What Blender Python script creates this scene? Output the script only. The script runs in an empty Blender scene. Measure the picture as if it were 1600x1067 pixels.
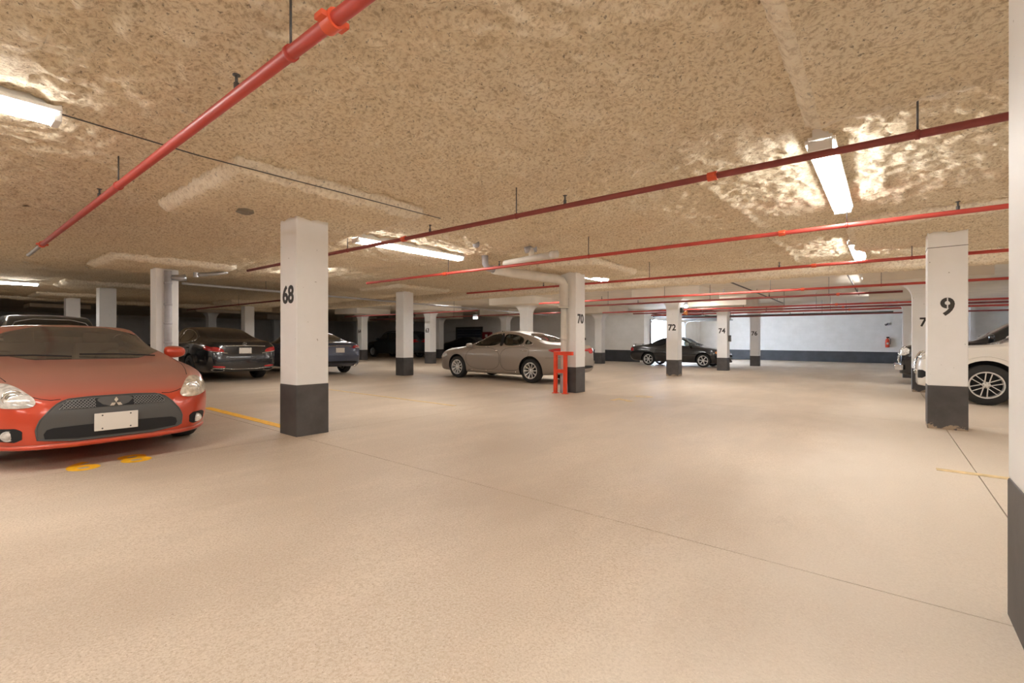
import bpy, bmesh, math, random
import numpy as np
from mathutils import Vector, Matrix
from mathutils.bvhtree import BVHTree

random.seed(7)
rng = np.random.default_rng(7)
scene = bpy.context.scene
col = scene.collection
PI = math.pi

# ------------------------------------------------------------------ camera, sky, exposure
YAW = math.atan2(586.0, 735.0)          # the parking aisle runs along +Y, the camera looks to its left
CB, SB = math.cos(YAW), math.sin(YAW)
CAMH = 1.13
SLOPE = 0.008                           # the slab rises gently towards the camera's left


def fz(x, y):
    return -SLOPE * (x * CB + y * SB)


def cz(x, y):                           # underside of the sprayed ceiling
    return fz(x, y) + 2.69 + 0.014 * min(max(y, 0.0), 36.0)


cam_d = bpy.data.cameras.new('camera')
cam = bpy.data.objects.new('camera', cam_d)
col.objects.link(cam)
cam.location = (0, 0, CAMH)
cam.rotation_euler = (PI / 2, 0, YAW)
cam_d.sensor_width = 36.0
cam_d.lens = 735.0 / 1600.0 * 36.0
cam_d.clip_start = 0.05
cam_d.clip_end = 300
scene.camera = cam

world = bpy.data.worlds.new('World')
scene.world = world
world.use_nodes = True
bg = world.node_tree.nodes['Background']
bg.inputs[0].default_value = (0.66, 0.79, 1.0, 1)
bg.inputs[1].default_value = 40.0

scene.view_settings.view_transform = 'Standard'
scene.view_settings.look = 'None'
scene.view_settings.gamma = 1.0
scene.view_settings.use_curve_mapping = False
scene.view_settings.exposure = 0.0
TUBE = 45.0                              # strength of the fluorescent lenses
scene.cycles.max_bounces = 12
scene.cycles.diffuse_bounces = 8
scene.cycles.transparent_max_bounces = 12
scene.cycles.sample_clamp_indirect = 0.0


# ------------------------------------------------------------------ materials
def new_mat(name):
    m = bpy.data.materials.new(name)
    m.use_nodes = True
    nt = m.node_tree
    return m, nt, nt.nodes['Principled BSDF']


def P(name, colr, rough=0.5, metal=0.0, coat=0.0, noise=0.0, nscale=8.0, bump=0.0, bscale=60.0, spec=None):
    m, nt, b = new_mat(name)
    c = (*colr, 1) if len(colr) == 3 else colr
    b.inputs['Base Color'].default_value = c
    b.inputs['Roughness'].default_value = rough
    b.inputs['Metallic'].default_value = metal
    b.inputs['Coat Weight'].default_value = coat
    b.inputs['Coat Roughness'].default_value = 0.06
    if spec is not None:
        b.inputs['Specular IOR Level'].default_value = spec
    tc = nt.nodes.new('ShaderNodeTexCoord')
    if noise:
        n = nt.nodes.new('ShaderNodeTexNoise')
        n.inputs['Scale'].default_value = nscale
        n.inputs['Detail'].default_value = 6
        nt.links.new(tc.outputs['Object'], n.inputs['Vector'])
        r = nt.nodes.new('ShaderNodeValToRGB')
        r.color_ramp.elements[0].position = 0.3
        r.color_ramp.elements[1].position = 0.7
        lo = [max(0, v * (1 - noise)) for v in c[:3]]
        hi = [min(1, v * (1 + noise)) for v in c[:3]]
        r.color_ramp.elements[0].color = (*lo, 1)
        r.color_ramp.elements[1].color = (*hi, 1)
        nt.links.new(n.outputs['Fac'], r.inputs['Fac'])
        nt.links.new(r.outputs['Color'], b.inputs['Base Color'])
    if bump:
        n2 = nt.nodes.new('ShaderNodeTexNoise')
        n2.inputs['Scale'].default_value = bscale
        n2.inputs['Detail'].default_value = 5
        nt.links.new(tc.outputs['Object'], n2.inputs['Vector'])
        bp = nt.nodes.new('ShaderNodeBump')
        bp.inputs['Strength'].default_value = bump
        bp.inputs['Distance'].default_value = 0.01
        nt.links.new(n2.outputs['Fac'], bp.inputs['Height'])
        nt.links.new(bp.outputs['Normal'], b.inputs['Normal'])
    return m


def emit(name, colr, strength):
    m, nt, b = new_mat(name)
    b.inputs['Base Color'].default_value = (*colr, 1)
    b.inputs['Emission Color'].default_value = (*colr, 1)
    b.inputs['Emission Strength'].default_value = strength
    return m


def glass(name, tint, film=0.0, filmcol=(0.3, 0.28, 0.24), rough=0.03):
    m, nt, b = new_mat(name)
    out = nt.nodes['Material Output']
    tr = nt.nodes.new('ShaderNodeBsdfTransparent')
    tr.inputs['Color'].default_value = (*tint, 1)
    gl = nt.nodes.new('ShaderNodeBsdfGlossy')
    gl.inputs['Roughness'].default_value = rough
    gl.inputs['Color'].default_value = (1, 1, 1, 1)
    fr = nt.nodes.new('ShaderNodeFresnel')
    fr.inputs['IOR'].default_value = 1.5
    mx = nt.nodes.new('ShaderNodeMixShader')
    nt.links.new(fr.outputs['Fac'], mx.inputs['Fac'])
    base = tr
    if film:
        df = nt.nodes.new('ShaderNodeBsdfDiffuse')
        df.inputs['Color'].default_value = (*filmcol, 1)
        m2 = nt.nodes.new('ShaderNodeMixShader')
        m2.inputs['Fac'].default_value = film
        nt.links.new(tr.outputs[0], m2.inputs[1])
        nt.links.new(df.outputs[0], m2.inputs[2])
        base = m2
    nt.links.new(base.outputs[0], mx.inputs[1])
    nt.links.new(gl.outputs[0], mx.inputs[2])
    nt.links.new(mx.outputs[0], out.inputs['Surface'])
    return m


def node(nt, t, **kw):
    n = nt.nodes.new(t)
    for k, v in kw.items():
        n.inputs[k].default_value = v
    return n


def mixc(nt, fac, a, b_):
    mx = nt.nodes.new('ShaderNodeMix')
    mx.data_type = 'RGBA'
    if isinstance(fac, (int, float)):
        mx.inputs[0].default_value = fac
    else:
        nt.links.new(fac, mx.inputs[0])
    for v, i in ((a, 6), (b_, 7)):
        if isinstance(v, tuple):
            mx.inputs[i].default_value = (*v, 1)
        else:
            nt.links.new(v, mx.inputs[i])
    return mx.outputs[2]


def ramp(nt, src, p0, p1, c0=(0, 0, 0), c1=(1, 1, 1)):
    r = nt.nodes.new('ShaderNodeValToRGB')
    r.color_ramp.elements[0].position = p0
    r.color_ramp.elements[1].position = p1
    r.color_ramp.elements[0].color = (*c0, 1)
    r.color_ramp.elements[1].color = (*c1, 1)
    nt.links.new(src, r.inputs['Fac'])
    return r.outputs['Color']


def floor_mat():
    m, nt, b = new_mat('floor_concrete')
    geo = nt.nodes.new('ShaderNodeNewGeometry')
    pos = geo.outputs['Position']

    def noise(scale, detail=6, rough=0.6, sx=1, sy=1, off=0):
        mp = nt.nodes.new('ShaderNodeMapping')
        mp.inputs['Scale'].default_value = (sx, sy, 1)
        mp.inputs['Location'].default_value = (off, off * 0.7, 0)
        nt.links.new(pos, mp.inputs['Vector'])
        n = node(nt, 'ShaderNodeTexNoise', Scale=scale, Detail=detail, Roughness=rough)
        nt.links.new(mp.outputs['Vector'], n.inputs['Vector'])
        return n.outputs['Fac']
    big = noise(0.55, 4)
    mid = noise(1.6, 6, 0.6, 1, 0.35, 3)      # stretched along the aisle: wheel tracks
    fine = noise(85, 5, 0.75)
    speck = noise(130, 3, 0.6, 1, 1, 5)
    c = mixc(nt, ramp(nt, big, 0.38, 0.62), (0.50, 0.415, 0.325), (0.57, 0.485, 0.39))
    c = mixc(nt, ramp(nt, mid, 0.45, 0.68, (0, 0, 0), (0.6, 0.6, 0.6)), c, (0.68, 0.575, 0.46))
    c = mixc(nt, ramp(nt, fine, 0.38, 0.56, (0.75,) * 3, (0, 0, 0)), c, (0.42, 0.325, 0.235))
    c = mixc(nt, ramp(nt, speck, 0.30, 0.36, (0.8,) * 3, (0, 0, 0)), c, (0.24, 0.17, 0.115))
    c = mixc(nt, ramp(nt, speck, 0.62, 0.70, (0, 0, 0), (0.65,) * 3), c, (0.80, 0.71, 0.60))
    # a few dark oil and tyre marks with a shape of their own
    mk = noise(1.1, 8, 0.7, 1.0, 0.5, 11)
    c = mixc(nt, ramp(nt, mk, 0.66, 0.74, (0, 0, 0), (0.35,) * 3), c, (0.27, 0.205, 0.15))
    # paler, greyer tone towards the right hand pillars
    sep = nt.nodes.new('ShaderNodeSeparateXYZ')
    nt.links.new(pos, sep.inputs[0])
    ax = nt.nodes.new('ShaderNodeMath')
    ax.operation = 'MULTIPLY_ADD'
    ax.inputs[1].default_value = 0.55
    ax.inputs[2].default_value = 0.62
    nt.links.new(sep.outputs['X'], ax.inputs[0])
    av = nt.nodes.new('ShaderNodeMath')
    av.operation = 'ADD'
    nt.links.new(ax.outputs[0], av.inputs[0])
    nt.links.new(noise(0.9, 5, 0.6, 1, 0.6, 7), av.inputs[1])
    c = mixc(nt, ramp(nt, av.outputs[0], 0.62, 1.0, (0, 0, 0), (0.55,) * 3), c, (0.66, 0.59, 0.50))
    nt.links.new(c, b.inputs['Base Color'])
    rr = ramp(nt, big, 0.3, 0.7, (0.42,) * 3, (0.62,) * 3)
    nt.links.new(rr, b.inputs['Roughness'])
    b.inputs['Specular IOR Level'].default_value = 0.2
    bp = node(nt, 'ShaderNodeBump', Strength=0.55, Distance=0.006)
    gr = noise(95, 3, 0.6)
    mul = nt.nodes.new('ShaderNodeMath')
    mul.operation = 'MULTIPLY'
    nt.links.new(gr, mul.inputs[0])
    nt.links.new(ramp(nt, big, 0.4, 0.6, (1, 1, 1), (0.35,) * 3), mul.inputs[1])
    nt.links.new(mul.outputs[0], bp.inputs['Height'])
    nt.links.new(bp.outputs['Normal'], b.inputs['Normal'])
    return m


def spray_mat(name='sprayed_insulation', grain=1.0, lift=0.0):
    m, nt, b = new_mat(name)
    geo = nt.nodes.new('ShaderNodeNewGeometry')
    pos = geo.outputs['Position']

    def noise(scale, detail=5, rough=0.65):
        n = node(nt, 'ShaderNodeTexNoise', Scale=scale, Detail=detail, Roughness=rough)
        nt.links.new(pos, n.inputs['Vector'])
        return n.outputs['Fac']
    big = noise(0.8, 3)
    f1 = noise(34 / grain, 6, 0.7)
    f2 = noise(38 / grain, 4, 0.6)
    c = mixc(nt, ramp(nt, big, 0.35, 0.65), (0.86, 0.74, 0.55), (0.90, 0.80, 0.63))
    c = mixc(nt, ramp(nt, f1, 0.38, 0.52, (0.9,) * 3, (0, 0, 0)), c, (0.57, 0.45, 0.295))
    c = mixc(nt, ramp(nt, f1, 0.54, 0.64, (0, 0, 0), (0.8,) * 3), c, (0.92, 0.84, 0.67))
    c = mixc(nt, ramp(nt, f2, 0.32, 0.38, (0.65,) * 3, (0, 0, 0)), c, (0.13, 0.09, 0.055))
    if lift:
        c = mixc(nt, lift, c, (0.92, 0.87, 0.78))
    nt.links.new(c, b.inputs['Base Color'])
    b.inputs['Roughness'].default_value = 0.85
    b.inputs['Specular IOR Level'].default_value = 0.2
    bp = node(nt, 'ShaderNodeBump', Strength=0.9, Distance=0.02)
    nt.links.new(f1, bp.inputs['Height'])
    nt.links.new(bp.outputs['Normal'], b.inputs['Normal'])
    return m


def base_paint_mat(name, chips):
    m, nt, b = new_mat(name)
    tc = nt.nodes.new('ShaderNodeTexCoord')
    n = node(nt, 'ShaderNodeTexNoise', Scale=9, Detail=8, Roughness=0.65)
    nt.links.new(tc.outputs['Object'], n.inputs['Vector'])
    n2 = node(nt, 'ShaderNodeTexNoise', Scale=3, Detail=5, Roughness=0.6)
    nt.links.new(tc.outputs['Object'], n2.inputs['Vector'])
    sep = nt.nodes.new('ShaderNodeSeparateXYZ')
    nt.links.new(tc.outputs['Object'], sep.inputs[0])
    mm = nt.nodes.new('ShaderNodeMath')
    mm.operation = 'MULTIPLY_ADD'
    mm.inputs[1].default_value = -3.2
    nt.links.new(sep.outputs['Z'], mm.inputs[0])
    nt.links.new(n.outputs['Fac'], mm.inputs[2])
    chip = ramp(nt, mm.outputs[0], chips, chips + 0.03)      # paint chipped off near the floor
    c = mixc(nt, ramp(nt, n2.outputs['Fac'], 0.35, 0.7), (0.058, 0.053, 0.052), (0.095, 0.088, 0.085))
    c = mixc(nt, chip, c, (0.35, 0.27, 0.19))
    nt.links.new(c, b.inputs['Base Color'])
    b.inputs['Roughness'].default_value = 0.55
    bp = node(nt, 'ShaderNodeBump', Strength=0.3, Distance=0.004)
    nt.links.new(n.outputs['Fac'], bp.inputs['Height'])
    nt.links.new(bp.outputs['Normal'], b.inputs['Normal'])
    return m


def white_paint_mat(name, c0, c1, block=False):
    m, nt, b = new_mat(name)
    tc = nt.nodes.new('ShaderNodeTexCoord')
    n = node(nt, 'ShaderNodeTexNoise', Scale=2.2, Detail=6, Roughness=0.6)
    nt.links.new(tc.outputs['Object'], n.inputs['Vector'])
    sp = node(nt, 'ShaderNodeTexNoise', Scale=26, Detail=2, Roughness=0.5)
    nt.links.new(tc.outputs['Object'], sp.inputs['Vector'])
    c = mixc(nt, ramp(nt, n.outputs['Fac'], 0.35, 0.65), c0, c1)
    c = mixc(nt, ramp(nt, sp.outputs['Fac'], 0.22, 0.26, (0.7,) * 3, (0, 0, 0)), c, (0.18, 0.15, 0.12))
    nt.links.new(c, b.inputs['Base Color'])
    b.inputs['Roughness'].default_value = 0.6
    bp = node(nt, 'ShaderNodeBump', Strength=0.25, Distance=0.004)
    nt.links.new(n.outputs['Fac'], bp.inputs['Height'])
    last = bp
    if block:
        mp = nt.nodes.new('ShaderNodeMapping')
        mp.inputs['Rotation'].default_value = (PI / 2, 0, 0)
        cb = nt.nodes.new('ShaderNodeCombineXYZ')
        s2 = nt.nodes.new('ShaderNodeSeparateXYZ')
        nt.links.new(tc.outputs['Object'], s2.inputs[0])
        ad = nt.nodes.new('ShaderNodeMath')
        nt.links.new(s2.outputs['X'], ad.inputs[0])
        nt.links.new(s2.outputs['Y'], ad.inputs[1])
        nt.links.new(ad.outputs[0], cb.inputs['X'])
        nt.links.new(s2.outputs['Z'], cb.inputs['Y'])
        br = nt.nodes.new('ShaderNodeTexBrick')
        br.inputs['Scale'].default_value = 1.0
        br.inputs['Brick Width'].default_value = 0.4
        br.inputs['Row Height'].default_value = 0.2
        br.inputs['Mortar Size'].default_value = 0.008
        br.inputs['Color1'].default_value = (1, 1, 1, 1)
        br.inputs['Color2'].default_value = (0.93, 0.93, 0.93, 1)
        br.inputs['Mortar'].default_value = (0.2, 0.2, 0.2, 1)
        nt.links.new(cb.outputs[0], br.inputs['Vector'])
        b2 = node(nt, 'ShaderNodeBump', Strength=0.35, Distance=0.006)
        nt.links.new(br.outputs['Color'], b2.inputs['Height'])
        nt.links.new(bp.outputs['Normal'], b2.inputs['Normal'])
        last = b2
    nt.links.new(last.outputs['Normal'], b.inputs['Normal'])
    return m


def dusty_paint(name, colr, dust, amount):
    m, nt, b = new_mat(name)
    tc = nt.nodes.new('ShaderNodeTexCoord')
    sep = nt.nodes.new('ShaderNodeSeparateXYZ')
    nt.links.new(tc.outputs['Normal'], sep.inputs[0])
    n = node(nt, 'ShaderNodeTexNoise', Scale=5, Detail=6, Roughness=0.6)
    nt.links.new(tc.outputs['Object'], n.inputs['Vector'])
    up = ramp(nt, sep.outputs['Z'], 0.55, 0.95, (0, 0, 0), (amount,) * 3)
    c = mixc(nt, up, mixc(nt, ramp(nt, n.outputs['Fac'], 0.3, 0.7), colr, tuple(v * 1.12 for v in colr)), dust)
    nt.links.new(c, b.inputs['Base Color'])
    rr = ramp(nt, sep.outputs['Z'], 0.5, 0.95, (0.3,) * 3, (0.5,) * 3)
    nt.links.new(rr, b.inputs['Roughness'])
    b.inputs['Coat Weight'].default_value = 0.6
    b.inputs['Coat Roughness'].default_value = 0.12
    b.inputs['Metallic'].default_value = 0.15
    return m


M = {}
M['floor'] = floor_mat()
M['joint'] = P('joint_filler', (0.16, 0.12, 0.09), 0.9)
M['spray'] = spray_mat()
M['spray_edge'] = spray_mat('sprayed_edge', 1.5, 0.27)
M['base'] = base_paint_mat('black_base_paint', 0.62)
M['base_worn'] = base_paint_mat('chipped_base_paint', 0.36)
M['white'] = white_paint_mat('white_column_paint', (0.795, 0.795, 0.785), (0.835, 0.835, 0.83))
M['wall'] = white_paint_mat('white_wall_paint', (0.76, 0.745, 0.72), (0.82, 0.805, 0.785), True)
M['slab'] = P('painted_slab', (0.76, 0.70, 0.61), 0.75, noise=0.08, nscale=1.5, bump=0.2, bscale=14)
M['band'] = P('dark_wall_paint', (0.055, 0.058, 0.066), 0.55, noise=0.25, nscale=2)
M['number'] = P('number_paint', (0.035, 0.03, 0.026), 0.6)
M['yellow'] = P('yellow_line_paint', (0.88, 0.48, 0.012), 0.6, noise=0.15, nscale=14)
M['yellow_worn'] = P('worn_yellow_paint', (0.62, 0.46, 0.23), 0.65, noise=0.25, nscale=14)
M['red'] = P('red_pipe_paint', (0.46, 0.055, 0.040), 0.45, noise=0.12, nscale=4)
M['red_dark'] = P('dark_red_pipe_paint', (0.24, 0.045, 0.038), 0.5, noise=0.12, nscale=4)
M['orange'] = P('orange_coupling', (0.68, 0.095, 0.035), 0.4)
M['guard'] = P('guard_red_paint', (0.75, 0.055, 0.012), 0.4, noise=0.1, nscale=8)
M['steel'] = P('galvanised_steel', (0.45, 0.45, 0.46), 0.38, 0.8)
M['darksteel'] = P('dark_steel', (0.10, 0.095, 0.09), 0.5, 0.4)
M['pvc'] = P('white_insulated_pipe', (0.70, 0.66, 0.59), 0.6, noise=0.08, nscale=5, bump=0.2, bscale=30)
M['greypipe'] = P('grey_pipe', (0.42, 0.42, 0.45), 0.5, noise=0.1, nscale=6)
M['fixture'] = P('fixture_enamel', (0.80, 0.80, 0.78), 0.35)
M['lens'] = emit('fluorescent_lens', (1.0, 0.98, 0.95), TUBE)
M['tyre'] = P('tyre_rubber', (0.022, 0.021, 0.020), 0.75, bump=0.2, bscale=90)
M['alloy'] = P('alloy_wheel', (0.72, 0.71, 0.69), 0.35, 0.35)
M['darkalloy'] = P('dark_alloy', (0.07, 0.068, 0.066), 0.35, 0.6)
M['black_trim'] = P('black_plastic', (0.018, 0.018, 0.019), 0.6, spec=0.25)
M['grey_trim'] = P('grey_plastic', (0.075, 0.072, 0.068), 0.5, bump=0.1, bscale=300)
M['grey_wire'] = P('grille_wire', (0.16, 0.155, 0.15), 0.45)
M['chrome'] = P('chrome', (0.82, 0.82, 0.82), 0.12, 1.0)
M['plate'] = P('blank_plate', (0.70, 0.66, 0.60), 0.5)
M['lamp_clear'] = P('clear_lamp', (0.62, 0.60, 0.56), 0.12, 0.25, 0.8, noise=0.35, nscale=26)
M['lamp_haze'] = P('hazed_lamp', (0.62, 0.55, 0.45), 0.2, 0.2, 0.6, noise=0.35, nscale=22)
M['lamp_red'] = P('red_lamp', (0.42, 0.012, 0.015), 0.12, 0.0, 1.0)
M['lamp_amber'] = P('amber_lamp', (0.80, 0.30, 0.08), 0.15, 0.0, 1.0)
M['dark_glass'] = P('tinted_glass', (0.012, 0.014, 0.015), 0.04, 0.0, 1.0)
M['clear_glass'] = glass('car_glass', (0.62, 0.66, 0.62))
M['shield_glass'] = glass('dusty_windshield', (0.40, 0.40, 0.37), 0.22, (0.34, 0.31, 0.26), 0.16)
M['interior'] = P('car_interior', (0.05, 0.047, 0.043), 0.8)
M['interior_light'] = P('light_car_interior', (0.17, 0.155, 0.13), 0.8)
M['paint_red'] = dusty_paint('orange_red_car_paint', (0.50, 0.054, 0.020), (0.32, 0.165, 0.125), 0.85)
M['paint_black'] = P('black_car_paint', (0.010, 0.010, 0.012), 0.22, 0.0, 1.0)
M['paint_blue'] = P('slate_blue_car_paint', (0.075, 0.088, 0.13), 0.35, 0.4, 0.5)
M['paint_taupe'] = P('taupe_car_paint', (0.34, 0.29, 0.245), 0.42, 0.35, 0.25)
M['paint_white'] = P('white_car_paint', (0.80, 0.77, 0.72), 0.3, 0.0, 1.0)
M['paint_teal'] = P('dark_teal_car_paint', (0.030, 0.040, 0.045), 0.3, 0.2, 1.0)
M['soft_top'] = P('black_soft_top', (0.014, 0.013, 0.016), 0.85, bump=0.2, bscale=200)
M['door_dark'] = P('dark_roller_door', (0.045, 0.05, 0.07), 0.6)
M['cabinet_red'] = P('red_cabinet', (0.28, 0.025, 0.03), 0.45)
M['exit'] = emit('lit_sign_face', (0.85, 1.0, 0.97), 3.0)
M['lamp_on'] = emit('lit_lamp_glass', (1.0, 0.96, 0.88), 8.0)
M['ground_out'] = P('outside_concrete', (0.55, 0.55, 0.54), 0.9)
M['patch'] = P('bare_concrete_patch', (0.26, 0.235, 0.19), 0.9)


# ------------------------------------------------------------------ mesh helpers
def mesh_obj(name, verts, faces, mat, parent=None, smooth=False, sharp=None):
    me = bpy.data.meshes.new(name)
    me.from_pydata([tuple(v) for v in verts], [], faces)
    me.validate()
    me.update()
    if smooth:
        me.shade_smooth()
        if sharp:
            me.set_sharp_from_angle(angle=math.radians(sharp))
    o = bpy.data.objects.new(name, me)
    if mat:
        for mm in (mat if isinstance(mat, list) else [mat]):
            me.materials.append(mm)
    col.objects.link(o)
    if parent:
        o.parent = parent
    return o


class MB:
    def __init__(s):
        s.v = []
        s.f = []

    def add(s, vs, fs):
        n = len(s.v)
        s.v += [tuple(v) for v in vs]
        s.f += [tuple(i + n for i in f) for f in fs]
        return s

    def box(s, x0, x1, y0, y1, z0, z1, bev=0.0):
        if bev:
            bm = bmesh.new()
            bmesh.ops.create_cube(bm, size=1.0)
            for v in bm.verts:
                v.co = Vector(((x0 + x1) / 2 + v.co.x * (x1 - x0), (y0 + y1) / 2 + v.co.y * (y1 - y0), (z0 + z1) / 2 + v.co.z * (z1 - z0)))
            bmesh.ops.bevel(bm, geom=bm.edges[:], offset=bev, segments=2, affect='EDGES', profile=0.6)
            bm.verts.index_update()
            s.add([v.co[:] for v in bm.verts], [[v.index for v in f.verts] for f in bm.faces])
            bm.free()
            return s
        v = [(x, y, z) for z in (z0, z1) for y in (y0, y1) for x in (x0, x1)]
        return s.add(v, [(0, 2, 3, 1), (4, 5, 7, 6), (0, 1, 5, 4), (2, 6, 7, 3), (0, 4, 6, 2), (1, 3, 7, 5)])

    def tube(s, pts, r, n=12, closed=False):
        pts = [Vector(p) for p in pts]
        rings = []
        k = len(pts)
        up = None
        for i, p in enumerate(pts):
            if closed:
                d = (pts[(i + 1) % k] - pts[i - 1]).normalized()
            else:
                d = (pts[min(i + 1, k - 1)] - pts[max(i - 1, 0)]).normalized()
            if up is None:
                up = Vector((0, 0, 1)) if abs(d.z) < 0.9 else Vector((1, 0, 0))
            a = d.cross(up).normalized()
            b_ = a.cross(d).normalized()
            up = b_
            rr = r[i] if isinstance(r, (list, tuple)) else r
            rings.append([p + (a * math.cos(2 * PI * j / n) + b_ * math.sin(2 * PI * j / n)) * rr for j in range(n)])
        vs = [v for rg in rings for v in rg]
        fs = []
        for i in range(k if closed else k - 1):
            i2 = (i + 1) % k
            for j in range(n):
                j2 = (j + 1) % n
                fs.append((i * n + j, i2 * n + j, i2 * n + j2, i * n + j2))
        if not closed:
            fs.append(tuple(range(n))[::1])
            fs.append(tuple((k - 1) * n + j for j in reversed(range(n))))
        return s.add(vs, fs)

    def lathe(s, prof, axis='y', n=24, c=(0, 0, 0)):
        vs, fs = [], []
        m = len(prof)
        for j in range(n):
            a = 2 * PI * j / n
            for (r, h) in prof:
                if axis == 'y':
                    vs.append((c[0] + r * math.cos(a), c[1] + h, c[2] + r * math.sin(a)))
                elif axis == 'z':
                    vs.append((c[0] + r * math.cos(a), c[1] + r * math.sin(a), c[2] + h))
                else:
                    vs.append((c[0] + h, c[1] + r * math.cos(a), c[2] + r * math.sin(a)))
        for j in range(n):
            j2 = (j + 1) % n
            for i in range(m - 1):
                fs.append((j * m + i, j * m + i + 1, j2 * m + i + 1, j2 * m + i))
        return s.add(vs, fs)

    def xf(s, mat):
        s.v = [tuple(mat @ Vector(v)) for v in s.v]
        return s

    def build(s, name, mat, parent=None, smooth=False, sharp=None):
        return mesh_obj(name, s.v, s.f, mat, parent, smooth, sharp)


def tag(o, label=None, cat=None, group=None, kind=None):
    if label:
        o['label'] = label
    if cat:
        o['category'] = cat
    if group:
        o['group'] = group
    if kind:
        o['kind'] = kind
    return o


def empty(name, x, y, rz=0.0, z=None, tilt=True):
    o = bpy.data.objects.new(name, None)
    col.objects.link(o)
    o.empty_display_size = 0.2
    zz = fz(x, y) if z is None else z
    m = Matrix.Translation((x, y, zz))
    if tilt:
        nrm = Vector((SLOPE * CB, SLOPE * SB, 1)).normalized()
        m = m @ Vector((0, 0, 1)).rotation_difference(nrm).to_matrix().to_4x4()
    o.matrix_world = m @ Matrix.Rotation(rz, 4, 'Z')
    return o


def text_mesh(name, s, size, mat, parent, loc, rot, bold=0.012, ext=0.0015, sx=1.0):
    cu = bpy.data.curves.new(name, 'FONT')
    cu.body = s
    cu.size = size
    cu.align_x = 'CENTER'
    cu.align_y = 'CENTER'
    cu.offset = bold
    cu.extrude = ext
    cu.resolution_u = 4
    t = bpy.data.objects.new(name, cu)
    col.objects.link(t)
    dg = bpy.context.evaluated_depsgraph_get()
    me = bpy.data.meshes.new_from_object(t.evaluated_get(dg))
    bpy.data.objects.remove(t)
    bpy.data.curves.remove(cu)
    me.name = name
    for v in me.vertices:
        v.co.x *= sx
    me.materials.clear()
    me.materials.append(mat)
    o = bpy.data.objects.new(name, me)
    col.objects.link(o)
    o.parent = parent
    o.location = loc
    o.rotation_euler = rot
    return o


# ------------------------------------------------------------------ floor slabs
floor = MB()
X0, X1, Y0, Y1 = -46.0, 7.0, -12.0, 36.0


def sheet(x0, x1, y0, y1, top, th, zf=fz):
    v = [(x, y, zf(x, y) + dz) for dz in (top - th, top) for y in (y0, y1) for x in (x0, x1)]
    return v, [(0, 2, 3, 1), (4, 5, 7, 6), (0, 1, 5, 4), (2, 6, 7, 3), (0, 4, 6, 2), (1, 3, 7, 5)]


floor.add(*sheet(X0 - 0.3, X1 + 0.3, Y0 - 0.3, 25.95, -0.025, 0.25)).add(*sheet(-11.1, X1 + 0.3, 25.95, Y1 + 0.3, -0.025, 0.25))
floor_o = tag(floor.build('floor', M['joint']), kind='structure')
xs = [X0, -29.5, -23.6, -17.7, -11.0, -5.42, 0.62, X1]
ys = [Y0, -3.5, 2.74, 9.1, 15.6, 21.0, 25.8, Y1]
for i in range(len(xs) - 1):
    for j in range(len(ys) - 1):
        if j == len(ys) - 2 and i < 4:
            continue
        g_ = 0.004
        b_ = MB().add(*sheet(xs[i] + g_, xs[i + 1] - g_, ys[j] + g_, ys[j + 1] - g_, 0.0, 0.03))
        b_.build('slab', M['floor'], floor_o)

# paint on the floor
def floor_strip(x0, x1, y0, y1, mat, label):
    r = empty('parking_line', (x0 + x1) / 2, (y0 + y1) / 2)
    cx, cy = (x0 + x1) / 2, (y0 + y1) / 2
    n = 14
    vs, fs = [], []
    for i in range(n + 1):
        x = x0 + (x1 - x0) * i / n - cx
        j = 0.004 * math.sin(i * 2.7)
        for y, z in ((y0 - cy + j, 0.0005), (y1 - cy + j, 0.0005), (y1 - cy + j, 0.003), (y0 - cy + j, 0.003)):
            vs.append((x, y, z))
    for i in range(n):
        for k in range(4):
            k2 = (k + 1) % 4
            fs.append((i * 4 + k, i * 4 + k2, i * 4 + 4 + k2, i * 4 + 4 + k))
    fs += [(0, 1, 2, 3), (n * 4 + 3, n * 4 + 2, n * 4 + 1, n * 4)]
    mesh_obj('stripe', vs, fs, mat, r)
    tag(r, label, 'parking line', kind='thing')
    return r


floor_strip(-8.75, -5.83, 2.86, 2.98, M['yellow'], 'bright yellow parking line running from the red coupe to pillar 68')
floor_strip(-10.8, -5.9, 5.75, 5.84, M['yellow_worn'], 'faded yellow stall line on the bare floor between pillars 68 and 70')
floor_strip(0.35, 3.2, 5.70, 5.80, M['yellow_worn'], 'faded yellow stall line beside the black based near pillar')
dg = empty('floor_number', -5.52, 1.06)
for s, dy in (('6', -0.185), ('8', 0.185)):
    t = text_mesh('digit', s, 0.50, M['yellow'], dg, (0, dy, 0.002), (0, 0, PI / 2), 0.012, 0.001, 0.95)
    bar = MB().box(-0.17, 0.17, dy - 0.007, dy + 0.007, 0.0008, 0.0042)
tag(dg, 'yellow number 68 painted on the floor before the red coupe', 'floor number', kind='thing')
d2 = empty('floor_number', -4.0, 9.05)
text_mesh('digit', '7', 0.55, M['yellow_worn'], d2, (0, -0.5, 0.002), (0, 0, PI / 2), 0.03, 0.001, 1.4)
text_mesh('digit', '0', 0.50, M['yellow_worn'], d2, (0.05, 0.35, 0.002), (0, 0, PI / 2), 0.02, 0.001, 1.2)
tag(d2, 'worn yellow number painted on the aisle floor by pillar 70', 'floor number', kind='thing')

# ------------------------------------------------------------------ ceiling
def hash_noise(nx, ny, seed):
    return np.random.default_rng(seed).random((512, 512))


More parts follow.
